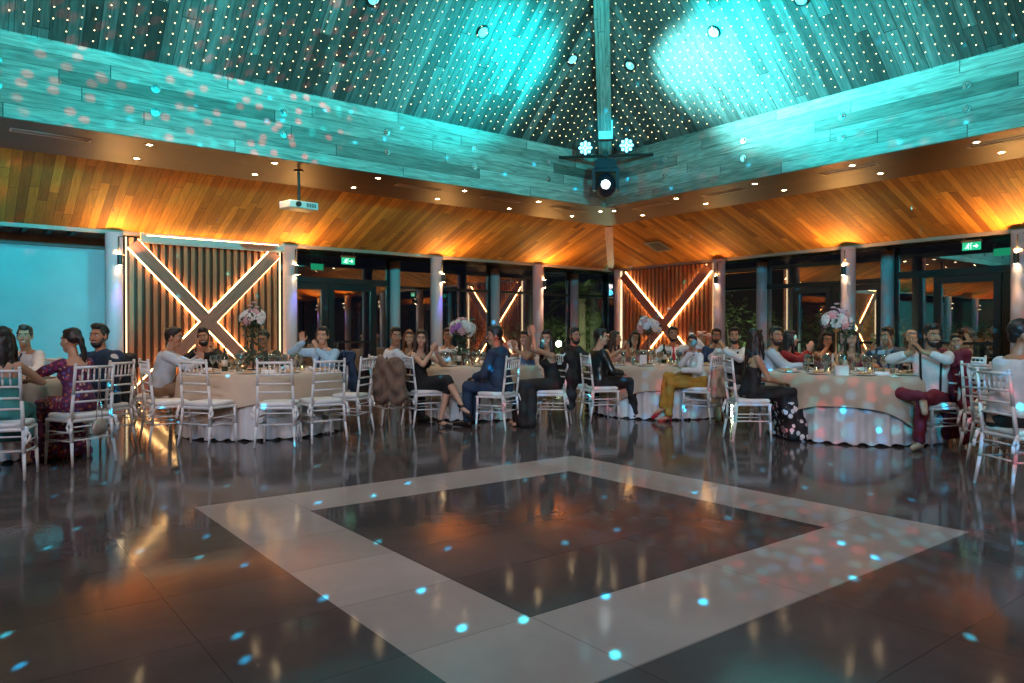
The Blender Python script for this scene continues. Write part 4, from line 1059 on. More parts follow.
person(267, 10.4, 178, 'man in glasses and dark green shirt clapping behind the white flowers', sk='b', sc=.95, look=178, lean=12, pitch=-8, top=('shirt', DGREEN), bottom=('trousers', GREYT), glasses=True, smile=0, hair='short',
       arms=(((-.15, .30, .92), (-.1, .2, 1), (1, .3, 0), (-1, -.2, -.8)), ((.15, .30, .95), (.2, .2, 1), (-1, .3, 0), (1, -.2, -.8))))
seat(267, 10.48, 178, 'white chair behind the second table under the man in glasses')
person(325, 9.95, 162, 'man in bright blue shirt and navy tie clapping beside the column', sk='a', look=178, lean=6, top=('shirt', LBLUE), bottom=('trousers', GREYT), tie=NVT, hair='short', sleeves=1., beard=None,
       arms=(((-.05, .26, 1.0), (.3, .1, 1), (1, -.2, 0), (-1, .1, -.8)), ((.18, .26, 1.10), (.05, .1, 1), (-.6, .8, 0), (1, -.2, -.6))))
seat(327, 10.02, 160, 'white chair with navy jacket behind the man in bright blue shirt')
seat(167, 8.15, -50, 'empty white chair at the left front of the second table')
seat(209, 8.05, -20, 'empty white chair in front of the second table, second from left')
seat(279, 8.02, 6, 'empty white chair facing straight into the middle of the second table')
seat(321, 8.35, 38, 'empty white chair right of centre in front of the second table')
seat(349, 9.05, 78, 'empty white chair seen side-on at the right end of the second table')
# --- third table
person(390, 9.95, -62, 'man in black waistcoat and white shirt looking round behind the fur coat', sk='b', look=-160, lean=10, top=('shirt', WHITE), vest=BLACKC, bottom=('trousers', GREYT), smile=0, arms='table')
seat(391, 9.92, -55, 'white chair with the brown fur coat at the left of the third table')
person(408, 11.1, -140, 'woman with auburn hair and bare shoulders behind the man in waistcoat', 'f', 'a', look=-172, lean=5, top=('slip', BLACKC, 'knee'), hair='long', hc=HR, sleeves=0, nofeet=True,
       arms='claptight')
seat(408, 11.2, -140, 'white chair under the auburn-haired woman')
person(420, 9.75, -122, 'woman in short black dress with crossed legs clapping by the fur coat', 'f', 'c', look=-172, lean=4, top=('slip', BLACKC, 'knee'), hair='long', hc=HBr, sleeves=0, shoe=('heel', BLSHOE), lipred=True,
       arms='claptight', legs=(((-.06, .42, .53), (.02, .36, .095)), ((-.02, .44, .62), (-.03, .66, .30), (.1, 1, -.45))))
seat(424, 9.72, -60, 'white chair under the woman with crossed legs')
person(448, 12.05, -176, 'man in open white shirt sitting behind the third table, leaning forward', sk='d', look=180, lean=16, top=('shirt', WHITE), bottom=('trousers', GREYT), hair='short', arms='table', sc=1.03)
seat(448, 12.15, -176, 'white chair behind the third table under the man in open white shirt')
person(499, 9.45, 66, 'man in navy suit in profile on the front chair of the third table', sk='b', look=100, lean=6, top=('jacket', NAVY), bottom=('trousers', NAVY), hair='quiff', arms='lap')
seat(497, 9.40, 62, 'white chair under the man in navy suit in profile')
person(529, 11.0, 120, 'woman in denim blue dress clapping at the right of the third table', 'f', 'b', look=150, lean=8, top=('slip', DENIM, 'knee'), hair='bun', sleeves=0, nofeet=True, arms='clapwide')
seat(529, 11.1, 115, 'white chair under the woman in denim blue dress')
person(551, 9.75, 100, 'woman in long black dress clapping with both arms raised high', 'f', 'a', look=165, lean=8, top=('slip', BLACKC, 'floor'), hair='long', hc=HB, sleeves=0, nofeet=True, lipred=True, arms='high', hside=-1)
seat(552, 9.72, 80, 'white chair under the woman with raised arms')
person(572, 10.95, -60, 'man in black suit smiling back over his shoulder', sk='a', look=-150, lean=5, top=('jacket', BLACKC), bottom=('trousers', BLACKC), hair='short', beard=1, arms='table')
seat(572, 10.9, -62, 'white chair under the man in black suit looking over his shoulder')
# --- fourth table
person(599, 10.4, -72, 'man in glasses and shiny black shirt in profile facing right', sk='c', look=-95, lean=3, sc=.97, top=('shirt', SATIN), bottom=('trousers', BLACKC), glasses=True, arms='lap', legs=(((-.12, .42, .53), (-.12, .56, .095)), ((.12, .42, .53), (.12, .52, .095))))
seat(601, 10.35, -75, 'white chair under the man in shiny black shirt')
person(612, 11.9, -150, 'woman in pale pink dress half hidden behind the man in shiny black shirt', 'f', 'a', look=-120, lean=8, top=('slip', C_('pale pink', (.5, .3, .28)), 'knee'), hair='long', hc=HBr, sleeves=0, nofeet=True, arms='clap')
seat(612, 12.0, -150, 'white chair under the woman in pale pink dress')
person(632, 12.2, -165, 'laughing woman in silver dress left of the white flowers of the fourth table', 'f', 'a', look=170, roll=-12, lean=5, side=-4, top=('slip', SILV, 'knee'), hair='long', sleeves=0, nofeet=True, arms='clapwide', lipred=True)
seat(632, 12.3, -165, 'white chair under the laughing woman in silver dress')
person(672, 12.4, 178, 'man in white shirt and red tie raising one hand before the slatted panel', sk='d', sc=1.05, look=178, lean=8, top=('shirt', WHITE), bottom=('trousers', GREYT), tie=REDT, hair='short', beard=1,
       arms=(((-.30, .10, 1.22), (-.1, .1, 1), (1, .3, 0), (-1, .3, -.5)), ((.17, .42, .80), (.2, 1, -.1), (0, 0, -1), (1, -.2, -.4))))
seat(672, 12.5, 178, 'white chair under the man in red tie')
pw, pwi = person(698, 10.25, 95, 'woman in glasses drinking from a glass, mustard trousers and red heels', 'f', 'a', look=165, lean=12, sc=.92, twist=20, top=('shirt', WHITE), bottom=('trousers', MUST), glasses=True, smile=0, hair='bun', sleeves=1., shoe=('heel', mat('red shoe', (.45, .01, .03), .35)),
       arms=(((-.20, .28, .72), (.2, .8, -.3), (0, 0, -1)), ('MOUTH', (-.2, .1, 1), (-.6, -.6, 0), (1, .2, -.8), 1, .9)), legs=(((-.08, .42, .53), (-.06, .44, .095), (0, 1, -.25)), ((.02, .43, .62), (-.05, .52, .22), (0, 1, -.6))))
seat(702, 10.18, 48, 'white chair with beige jacket under the woman drinking')
person(716, 12.1, 172, 'bearded man in navy shirt and glasses behind the clapping man', sk='b', look=165, lean=6, top=('shirt', NAVYS), bottom=('trousers', GREYT), glasses=True, beard=1, arms='lap', smile=0)
seat(716, 12.2, 172, 'white chair under the bearded man in navy shirt')
person(735, 10.95, 128, 'man in black waistcoat clapping at the right of the fourth table', sk='a', look=160, lean=3, top=('shirt', WHITE), vest=BLACKC, bottom=('trousers', GREYT), hair='short', beard=1, arms='clap')
seat(734, 10.95, 118, 'white chair under the clapping man in black waistcoat')
# --- fifth table
person(753, 8.42, -84, 'woman with long black hair and dress with white flowers seen from behind', 'f', 'b', look=-62, lean=4, top=('slip', BWFL, 'floor'), hair='vlong', sleeves=0, nofeet=True, arms='lap', legs=(((-.12, .42, .53), (-.12, .52, .095)), ((.12, .42, .53), (.12, .46, .095))))
seat(749, 8.40, -92, 'white chair under the woman with long black hair')
person(770, 9.75, -112, 'bearded man in light blue shirt beyond the woman with long black hair', sk='b', look=-165, lean=8, top=('shirt', PALEBL), bottom=('trousers', GREYT), beard=1, arms='table')
seat(769, 9.75, -112, 'white chair under the bearded man in light blue shirt')
person(785, 10.5, -125, 'woman in red dress with dark hair clapping in profile', 'f', 'c', look=-105, lean=8, top=('dress', RED, 'knee'), hair='medium', sleeves=.9, nofeet=True, arms='clap', lipred=True)
seat(784, 10.6, -125, 'white chair under the woman in red dress')
person(822, 10.75, -172, 'woman in strapless dress holding a hand before her mouth', 'f', 'b', look=175, lean=14, pitch=-6, top=('slip', C_('dusty rose', (.35, .16, .14)), 'knee'), hair='medium', sleeves=0, nofeet=True, smile=0, arms='mouth')
seat(822, 10.85, -172, 'white chair under the woman holding a hand before her mouth')
person(851, 9.95, 170, 'dark-haired woman in wine dress half hidden by the tall flowers', 'f', 'a', look=150, lean=8, top=('slip', WINE, 'knee'), hair='medium', sleeves=0, nofeet=True, smile=0, arms='table')
seat(851, 10.05, 170, 'white chair under the woman half hidden by the tall flowers')
person(889, 10.35, 135, 'man in grey-blue suit and tie clapping at the right table', sk='b', look=120, lean=6, pitch=-4, top=('jacket', C_('grey blue suit', (.035, .055, .085)), LBLUE), bottom=('trousers', GREYT), tie=GREYTIE, hair='short', arms='clapwide', smile=0)
seat(890, 10.4, 132, 'white chair under the clapping man in grey-blue suit')
person(911, 10.9, 160, 'grey-haired woman peeping out between the two clapping men', 'f', 'a', look=172, lean=6, top=('dress', BLACKC, 'knee'), hair='bun', hc=HBl, sleeves=.9, nofeet=True, arms='lap')
seat(911, 11.0, 160, 'white chair under the grey-haired woman')
bm2, bi = person(930, 7.95, 124, 'bearded man in white shirt and burgundy trousers clapping with legs crossed', sk='b', look=178, lean=1, twist=25, top=('shirt', WHITE), bottom=('trousers', WINE), hair='quiff', beard=1, sleeves=.78, shoe=('flat', mat('beige sneaker', (.50, .40, .30), .6)),
       arms=(((-.06, .29, 1.03), (.45, .35, .8), (1, .3, .2), (-1, -.1, -.4)), ((.02, .30, 1.03), (.1, .35, 1), (-1, -.1, 0), (1, -.1, -.4))),
       legs=(((-.13, .40, .53), (-.10, .42, .095), (-.15, 1, 0)), ((.20, .38, .58), (-.16, .46, .56), (-.5, .8, -.5))))
seat(930, 7.95, 108, 'white chair with burgundy jacket under the man with crossed legs')
for q in (-1, 1):
    s = Sh(); C7, R_, F_, up_, hp = bi['C7'], bi['R'], bi['F'], bi['up'], bi['hip']
    s.path([hp + up_*.05 + R_*q*.09 + F_*.138, C7 - up_*.15 + R_*q*.095 + F_*.142, C7 - up_*.05 + R_*q*.10 + F_*.105, C7 + up_*.018 + R_*q*.10 + F_*.03, C7 - up_*.08 + R_*q*.09 - F_*.11], .012, 6)
    obj('suspender', s, BLACKC, bm2, True)
person(958, 9.4, 118, 'smiling dark-haired woman in black dress behind the man with burgundy trousers', 'f', 'a', look=150, roll=8, lean=6, sc=.93, top=('dress', BLACKC, 'knee'), hair='bun', sleeves=.9, nofeet=True, arms='lap')
seat(960, 9.35, 116, 'white chair under the smiling woman in black dress')
person(1010, 5.8, -88, 'dark-haired man in white shirt and black trousers at the right picture edge', sk='b', look=-118, lean=10, sc=1.02, top=('shirt', WHITE), bottom=('trousers', BLACKC), hair='short', beard=None, arms='table')
seat(1023, 5.72, -88, 'white chair under the man at the right picture edge')
seat(1009, 6.45, -88, 'white chair just behind the one of the man at the right picture edge')
seat(997, 7.25, -80, 'white chair third in the row at the right picture edge')
seat(979, 8.1, -60, 'empty white chair right of the burgundy jacket')

# ------------------------------------------------------------------ garments and bags on chairs
def draped(px, dep, ang, label, m, w=.25, zt=.96, zb=.40, th=.05, name='jacket', fold=.02, cat='jacket', skew=0., zf=None, flare=1.15):
    """garment hung over a chair back: hangs behind the rail and a little in front"""
    s = Sh()
    for i in range(7):
        x = -w + 2*w*i/6
        for j in range(5):
            t = j/4; z0 = zt - (zt-zb)*t; k = 1 + (flare-1)*t
            z1 = zt - (zt-zb)*min(1, t+.25)
            s.cap((x*k + skew*t, -.25 - .02*t, z0), (x*(1+(flare-1)*min(1, t+.25)) + skew*t, -.25-.02*t, z1), th*.75, th*.8, 8)
        s.cap((x, -.25, zt), (x, -.20, zt), th*.6, th*.55, 8)
        s.cap((x*.95, -.195, zt), (x*.95, -.175, zf or zt-.12), th*.5, th*.42, 8)
    for q in (-1, 1): s.cap((q*w*.95, -.25, zt-.02), (q*w*1.12, -.28, zb+.12), th*1.05, th*.9, 10)
    o = link(name, remesh(s, name, m, .013, 3, fold, 11), None, W(px, dep), YAW + math.radians(ang) - PI/2)
    tag(o, label, cat); return o
draped(151, 8.93, -68, 'black suit jacket hung over the chair left of the second table', C_('black jacket', (.012, .014, .020)), zt=.95, zb=.36)
draped(327, 10.02, 160, 'navy jacket hung over the chair of the man in bright blue shirt', NAVY, w=.24, zb=.42)
def furm():
    m = mat('brown fur', (.20, .125, .09), .95, bscale=45, bump=1.0); return m
draped(404, 9.60, -38, 'brown fur coat hung over a chair at the left of the third table', furm(), w=.19, zt=.86, zb=.38, th=.075, name='fur_coat', fold=.035, cat='coat', flare=1.2)
draped(702, 10.18, 48, 'beige jacket hung over the chair of the woman drinking', BEIGE, w=.15, zt=.74, zb=.36, th=.035)
draped(931, 7.93, 104, 'burgundy jacket hung down to the floor on the chair of the man with crossed legs', WINE, w=.22, zt=1.0, zb=.09, th=.06, fold=.035, flare=1.35, skew=.05)
draped(552, 9.72, 80, 'black lace jacket hung over the chair of the woman with raised arms', C_('black lace', (.012, .012, .015)), w=.17, zt=.93, zb=.28, fold=.03)
# bags
def bag(loc, rz, label, m, strap_top, w=.11, h=.14, name='handbag'):
    root = empty(name, loc, rz); tag(root, label, 'bag')
    s = Sh(); s.rings([[(w*k*math.cos(u), .04*k2*math.sin(u), z) for u in [2*PI*i/16 for i in range(16)]] for z, k, k2 in ((0, .75, .6), (.02, .95, 1), (h*.5, 1, 1.1), (h*.85, .8, .8), (h, .55, .35))]); obj('bag_body', s, m, root, True)
    s = Sh(); s.path([(-w*.5, 0, h*.9), (-.02, .0, strap_top*.5), (0, 0, strap_top), (.02, .0, strap_top*.5), (w*.5, 0, h*.9)], .004, 6); obj('strap', s, m, root, True)
    return root
p = W(99, 6.62, .30); bag(p, YAW, 'small silver bag hanging by its strap from the chair of the woman in floral dress', mat('silver leather', (.50, .42, .36), .35, .5), .62)
bag(W(727, 8.95, .24), YAW, 'black handbag hanging beside the chair of the woman with long black hair', BLSHOE, .5, .10, .17)
bag(W(718, 10.0, .02), YAW, 'round tan bag standing on the floor by the beige jacket', mat('tan leather', (.28, .17, .09), .5), .26, .14, .20)

# ------------------------------------------------------------------ tables, cloths and what stands on them
def hem_z(a, rot, big=1.27):
    a = a - rot; return .75 - (.33 + .27 * (1 - abs(math.cos(2*a)))**1.6)
def table_set(cx, cy, which, rot, seed):
    rnd = random.Random(seed); N = 240
    t = empty('round_table', (cx, cy, 0)); tag(t, 'round banquet table under the cloths of the %s' % which, 'table')
    s = Sh(); s.lathe([(.92, .705), (.93, .715), (.93, .735), (.92, .742)], 48); obj('tabletop', s, mat('plywood', (.35, .24, .14), .6), t)
    for i in range(4):
        u = PI/4 + i*PI/2; s = Sh(); s.tube((.5*math.cos(u), .5*math.sin(u), 0), (.45*math.cos(u), .45*math.sin(u), .705), .018, n=8); obj('leg', s, M_black, t)
    # white floor-length cloth
    s = Sh(); rs = []
    ph = rnd.random()*6
    for z in (.745, .74, .70, .55, .35, .15, .02):
        w = (.74 - z)/.72 if z < .74 else 0; ring = []
        for i in range(N):
            u = 2*PI*i/N; r = .935 + .035*max(0, w) + max(0, w)**.6 * .030 * (math.sin(34*u + ph + 2.2*math.sin(3*u)) + .35*math.sin(57*u+ph))
            ring.append((r*math.cos(u), r*math.sin(u), z + (.012*math.sin(34*u+ph+1) if z < .03 else 0)))
        rs.append(ring)
    s.rings(rs, close=False); s.add(rs[0], [tuple(range(N))])
    o = obj('tablecloth', s, M_skirt, smooth=True, loc=(cx, cy, 0)); tag(o, 'white floor-length pleated cloth on the %s' % which, 'tablecloth')
    # champagne overlay
    s = Sh(); rs = []
    for k in range(11):
        ring = []
        for i in range(N):
            u = 2*PI*i/N; hz = hem_z(u, rot)
            if k == 0: r, z = .30, .752
            elif k == 1: r, z = .93, .752
            elif k == 2: r, z = .957, .745
            else:
                w = (k-2)/8; z = .745 - (.745-hz)*w
                lobe = math.sin(9*u + ph) + .6*math.sin(17*u + ph*2 + math.sin(u*4)); deep = min(1, (.745-hz)/.5)
                r = .972 + .03*w + .030*(w**1.2)*lobe*(.6+deep*.8)
                r = max(r, .978 + .01*w + .03*min(1, (.745-z)/.4))
            ring.append((r*math.cos(u), r*math.sin(u), z))
        rs.append(ring)
    s.rings(rs, close=False); s.add(rs[0], [tuple(range(N))])
    o = obj('table_overlay', s, M_top, smooth=True, loc=(cx, cy, 0)); tag(o, 'champagne square overlay cloth draped over the %s' % which, 'tablecloth')
    place_ware(cx, cy, which, rnd)
def thin_glass():
    m = bpy.data.materials.new('glassware'); m.use_nodes = True; nt = m.node_tree; N = nt.nodes; N.remove(N['Principled BSDF'])
    t = N.new('ShaderNodeBsdfTransparent'); t.inputs[0].default_value = (.90, .92, .93, 1); g = N.new('ShaderNodeBsdfGlossy'); g.inputs['Roughness'].default_value = .06
    f = N.new('ShaderNodeLayerWeight'); f.inputs[0].default_value = .35; x = N.new('ShaderNodeMixShader')
    a = N.new('ShaderNodeMath'); a.operation = 'MULTIPLY_ADD'; a.inputs[1].default_value = .75; a.inputs[2].default_value = .16; nt.links.new(f.outputs['Facing'], a.inputs[0])
    nt.links.new(a.outputs[0], x.inputs[0]); nt.links.new(t.outputs[0], x.inputs[1]); nt.links.new(g.outputs[0], x.inputs[2]); nt.links.new(x.outputs[0], N['Material Output'].inputs[0]); return m
M_gl = thin_glass()
M_china = mat('china', (.75, .74, .72), .25)
def goblet(name, h=.20, r=.036, fill=None):
    s = Sh(); s.lathe([(.034, 0), (.034, .003), (.006, .008), (.005, h*.45), (r*.55, h*.52), (r, h*.68), (r*.98, h*.85), (r*.82, h), (r*.78, h), (r*.93, h*.85), (r*.95, h*.68), (r*.5, h*.545), (.0005, h*.53)], 14)
    o = obj(name, s, M_gl, smooth=True); tag(o, '', 'glass')
    if fill:
        s = Sh(); s.lathe([(r*.3, h*.54), (r*.88, h*.67), (r*.9, h*.78)], 14); obj('drink', s, fill, o, True)
    return o
def tumbler():
    s = Sh(); s.lathe([(.026, 0), (.034, .11), (.032, .11), (.025, .006)], 14); o = obj('tumbler', s, M_gl, smooth=True); tag(o, '', 'glass'); return o
G0 = [goblet('wine_glass'), goblet('wine_glass', .20, .037, mat('red wine', (.10, .005, .01), .1)), goblet('wine_glass', .20, .036, mat('orange drink', (.75, .28, .02), .2)), tumbler(), goblet('champagne_flute', .22, .026, mat('sparkling wine', (.6, .42, .15), .1))]
def plate():
    s = Sh(); s.lathe([(.08, 0), (.13, .014), (.135, .018), (.128, .018), (.08, .006), (.001, .006)], 28); o = obj('plate', s, M_china, smooth=True); tag(o, '', 'plate')
    s = Sh(); rr = random.Random(3)
    for i in range(9): s.ell((rr.uniform(-.05, .05), rr.uniform(-.05, .05), .018), (rr.uniform(.015, .03), rr.uniform(.012, .025), .014), n=8, k=5)
    obj('food', s, mat('food', (.45, .26, .10), .6), o, True)
    return o
def napkin():
    s = Sh(); s.box((-.05, -.09, 0), (.05, .09, .012)); s.cap((-.03, -.05, .02), (.03, .06, .022), .018, n=8); o = obj('napkin', s, M_cush); tag(o, '', 'napkin'); return o
def bottle():
    s = Sh(); s.lathe([(.036, 0), (.037, .01), (.037, .17), (.03, .20), (.013, .235), (.013, .29), (.015, .292), (.015, .30)], 16); o = obj('wine_bottle', s, mat('bottle glass', (.02, .035, .015), .1), smooth=True); tag(o, '', 'bottle')
    s = Sh(); s.lathe([(.0378, .06), (.0378, .14)], 16); obj('bottle_label', s, mat('paper', (.6, .55, .45), .6), o, True); return o
def candle():
    s = Sh(); s.lathe([(.032, 0), (.036, .07), (.034, .07), (.030, .004)], 14); o = obj('candle_holder', s, M_gl, smooth=True); tag(o, '', 'candle')
    s = Sh(); s.lathe([(.024, .004), (.024, .03)], 12); obj('candle', s, mat('wax', (.8, .7, .5), .5, emit=(1, .6, .2), es=.8), o, True)
    s = Sh(); s.ell((0, 0, .045), (.004, .004, .011), n=8, k=5); obj('flame', s, emat('flame', (1, .6, .2), 22), o); return o
P0, NK0, B0_, CD0 = plate(), napkin(), bottle(), candle()
USED = set()
def put(proto, loc, rz, label, group):
    if proto.name not in USED:
        USED.add(proto.name); proto.location = loc; proto.rotation_euler = (0, 0, rz); proto['label'] = label; proto['group'] = group; return proto
    return dup(proto, loc, rz, label, group)
PL = set()
def place_ware(cx, cy, which, rnd):
    z = .754; n = 10; dirs = rnd.random()
    occ = [(0, 0, .16)]
    def free(x, y, r):
        for a, b, c in occ:
            if (a-x)**2 + (b-y)**2 < (r+c)**2: return False
        occ.append((x, y, r)); return True
    for i in range(n):
        u = 2*PI*(i + dirs)/n; x, y = .77*math.cos(u), .77*math.sin(u)
        occ.append((x, y, .14)); put(P0, (cx+x, cy+y, z), u, 'white plate with food on the %s' % which, 'plates on the ' + which)
        if i % 3 == 0:
            x, y = .66*math.cos(u+.3), .66*math.sin(u+.3)
            if free(x, y, .06): put(NK0, (cx+x, cy+y, z), u+.5, 'folded white napkin on the %s' % which, 'napkins on the ' + which)
    k = 0
    names = ['empty stemmed wine glass', 'stemmed glass of red wine', 'stemmed glass with orange drink', 'clear straight tumbler', 'slim glass of sparkling wine']
    for tr in range(120):
        if k >= 26: break
        u = rnd.random()*2*PI; r = rnd.uniform(.22, .60); x, y = r*math.cos(u), r*math.sin(u)
        if free(x, y, .045):
            j = rnd.choices(range(5), (10, 5, 2, 4, 4))[0]
            put(G0[j], (cx+x, cy+y, z), u, names[j] + ' on the ' + which, names[j] + ' group on the ' + which); k += 1
    for tr in range(30):
        u = rnd.random()*2*PI; r = rnd.uniform(.2, .45); x, y = r*math.cos(u), r*math.sin(u)
        if free(x, y, .045): put(B0_, (cx+x, cy+y, z), u, 'dark wine bottle standing on the %s' % which, 'bottles on the ' + which); break
    c = 0
    for tr in range(60):
        u = rnd.random()*2*PI; r = rnd.uniform(.17, .5); x, y = r*math.cos(u), r*math.sin(u)
        if c < 3 and free(x, y, .04): put(CD0, (cx+x, cy+y, z), u, 'small lit candle in glass holder on the %s' % which, 'candles on the ' + which); c += 1
TB = [((.05, 9.2), 'far left table', 11), ((3.13, 9.2), 'second table from the left', 12), ((6.34, 9.12), 'third table in the middle', 13), ((8.64, 7.53), 'fourth table before the corner panel', 24), ((8.63, 4.45), 'fifth table on the right', 15)]
for (c, w_, sd) in TB:
    table_set(c[0], c[1], w_, math.atan2(c[1], c[0]) + (0.12 if sd != 15 else -.1), sd)

# place cards
def card(px, dep, label, w=.06, h=.13):
    s = Sh(); s.box((-w, -.03, 0), (w, -.026, h)); s.add([(-w, -.03, h), (w, -.03, h), (w, .03, 0), (-w, .03, 0), (-w, -.026, h), (w, -.026, h), (w, .034, 0), (-w, .034, 0)], [(0,1,2,3), (7,6,5,4), (0,3,7,4), (1,5,6,2)])
    o = obj('table_card', s, mat('card', (.72, .72, .72), .6), loc=W(px, dep, .754), rz=YAW - PI/2); tag(o, label, 'card')
card(841, 8.12, 'blank white folded card at the front of the right table', .075, .11); card(643, 10.65, 'white folded card left of centre on the fourth table', .05, .16)

# flower arrangements
M_rw = mat('white petals', (.72, .68, .66), .7); M_rp = mat('pink petals', (.62, .36, .38), .7); M_rv = mat('violet petals', (.40, .18, .50), .7); M_leaf = mat('dark leaves', (.020, .060, .030), .5)
def blossom_mesh(m, nm):
    s = Sh(); rr = random.Random(5)
    s.ell((0, 0, 0), (.020, .020, .024), n=8, k=6)
    for ring, (n, r, tl) in enumerate(((5, .020, .35), (7, .032, .75), (8, .042, 1.15))):
        for i in range(n):
            u = 2*PI*i/n + ring*.4; c = V((math.cos(u)*r, math.sin(u)*r, -.004*ring)); M = Matrix.Rotation(u, 3, 'Z') @ Matrix.Rotation(tl, 3, 'Y')
            s.ell(c, (.024, .020, .006), M @ Matrix.Rotation(PI/2, 3, 'Y') , n=6, k=4)
    return s.mesh(nm, m, True)
BLM = [blossom_mesh(M_rw, 'blossom'), blossom_mesh(M_rp, 'blossom'), blossom_mesh(M_rv, 'blossom')]
def flowers(px, dep, z0, h, label, R=.16, style='slim', cols=(0, 0, 1), n=18, seed=1, extra=None):
    rr = random.Random(seed); root = empty('flower_arrangement', W(px, dep, z0)); tag(root, label, 'flowers')
    s = Sh(); s.lathe([(.075, 0), (.075, .01), (.012, .02), (.009, h-.06), (.05, h-.03), (.06, h)], 16)
    obj('stand', s, mat('stand metal', (.08, .07, .06), .35, .6) if style != 'gold' else mat('gold stand', (.55, .35, .18), .3, .8), root, True)
    s = Sh()
    for i in range(90 if style != 'bushy' else 220):
        if style == 'bushy' and i > 70: c = V((rr.gauss(0, .06), rr.gauss(0, .06), rr.uniform(.05, h))) 
        else:
            d = V((rr.gauss(0, 1), rr.gauss(0, 1), rr.gauss(0, .7))).normalized(); c = d * R * rr.uniform(.6, 1.15) + V((0, 0, h + R*.35))
        d = V((rr.gauss(0, 1), rr.gauss(0, 1), rr.gauss(0, 1))).normalized(); e = d.orthogonal().normalized(); L = rr.uniform(.03, .06)
        s.add([c, c + d*L + e*L*.35, c + d*L*2, c + d*L - e*L*.35], [(0, 1, 2, 3)])
    for i in range(6):
        u = rr.random()*6.28; a = V((0, 0, h)); b = V((R*math.cos(u), R*math.sin(u), h + rr.uniform(.0, .2))); s.tube(a, b, .004, n=4)
    obj('foliage', s, M_leaf, root)
    for i in range(n):
        t = i/n; zz = 1 - 1.5*t; u = i*2.4; q = math.sqrt(max(0, 1-zz*zz)); d = V((q*math.cos(u), q*math.sin(u), zz*.8 + .1))
        b = link('blossom', BLM[cols[rr.randrange(len(cols))]], root, V((0, 0, h + R*.35)) + d*R*rr.uniform(.85, 1.1)); b.rotation_euler = d.to_track_quat('Z', 'Y').to_euler(); k = rr.uniform(.9, 1.25); b.scale = (k, k, k)
    if extra: extra(root, h, R, rr)
    return root
def sprig(root, h, R, rr):
    s = Sh(); s.path([(0, 0, h+R), (.02, 0, h+R*1.9)], .004, 4); obj('stem', s, M_leaf, root)
    for q in ((.02, 0, h+R*1.9), (-.03, .02, h+R*1.6), (.05, 0, h+R*1.5)): b = link('blossom', BLM[1], root, q); b.scale = (.6,)*3
def vine(root, h, R, rr):
    s = Sh(); pts = [(R*.9 + .07*math.cos(t), 0, h + .0 + .11*math.sin(t)) for t in [2*PI*i/16 for i in range(17)]]
    M = Matrix.Rotation(YAW - PI/2, 3, 'Z'); pts = [M @ V(p) for p in pts]; s.path(pts, .009, 6)
    p2 = [M @ V((R*.6 + .03*math.sin(t*5), 0, h - .05 - t*.22)) for t in [i/8 for i in range(9)]]; s.path(p2, .006, 5)
    for p in pts + p2:
        for k in range(3):
            d = V((rr.gauss(0, 1), rr.gauss(0, 1), rr.gauss(0, 1))).normalized(); e = d.orthogonal().normalized(); s.add([p, p+d*.03+e*.012, p+d*.055, p+d*.03-e*.012], [(0, 1, 2, 3)])
    obj('vine', s, M_leaf, root); sprig(root, h, R, rr)
flowers(253, 9.35, .754, .60, 'tall arrangement of white roses and dark foliage on the second table', .14, 'bushy', (0, 0, 0, 1), 14, 2, sprig)
flowers(463, 11.1, .754, .46, 'large arrangement of white and violet flowers on the third table', .18, 'bushy', (0, 0, 0, 1, 2), 24, 3)
flowers(648, 11.25, .754, .50, 'white flower ball on a slim stand before the glowing braces', .17, 'slim', (0, 0, 0, 1), 20, 4)
flowers(836, 8.75, .754, .54, 'pink and white flowers with a looping vine on the right table', .15, 'gold', (0, 1, 1), 16, 6, vine)

# drinking glass in the hand of the woman in mustard trousers
w = pw.matrix_basis @ V(pwi['wri'][1]) if False else None
bpy.context.view_layer.update()
wp = pw.matrix_world @ (pwi['h'](0, .125, -.055))
s = Sh(); s.lathe([(.028, 0), (.036, .10), (.034, .10), (.027, .006)], 14); o = obj('tumbler', s, mat('blue water', (.25, .55, .7), .08, trans=.3), smooth=True, loc=wp); o.rotation_euler = (.5, 0, .4)
tag(o, 'tumbler of blue drink held to the mouth of the woman in mustard trousers', 'glass')

# ------------------------------------------------------------------ small stands along the glazing
def buffet(px, dep, label, w=.45, d=.3):
    root = empty('side_table', W(px, dep), YAW - PI/2); tag(root, label, 'side table')
    s = Sh(); s.box((-w, -d, .73), (w, d, .76))
    for q in (-1, 1):
        for p in (-1, 1): s.box((q*(w-.04)-.02, p*(d-.04)-.02, 0), (q*(w-.04)+.02, p*(d-.04)+.02, .73))
    obj('frame', s, M_black, root)
    s = Sh(); n = 60; rs = []
    for z in (.775, .77, .5, .1):
        ring = []
        for i in range(n):
            u = 2*PI*i/n; k = .02*math.sin(20*u)*(1 if z < .7 else 0); c, sn = math.cos(u), math.sin(u); m_ = 1/max(abs(c), abs(sn)); ring.append(((w+.02+k)*c*m_, (d+.02+k)*sn*m_, z))
        rs.append(ring)
    s.rings(rs, close=False); s.add(rs[0], [tuple(range(n))]); obj('cloth', s, M_skirt, root, False)
    return root
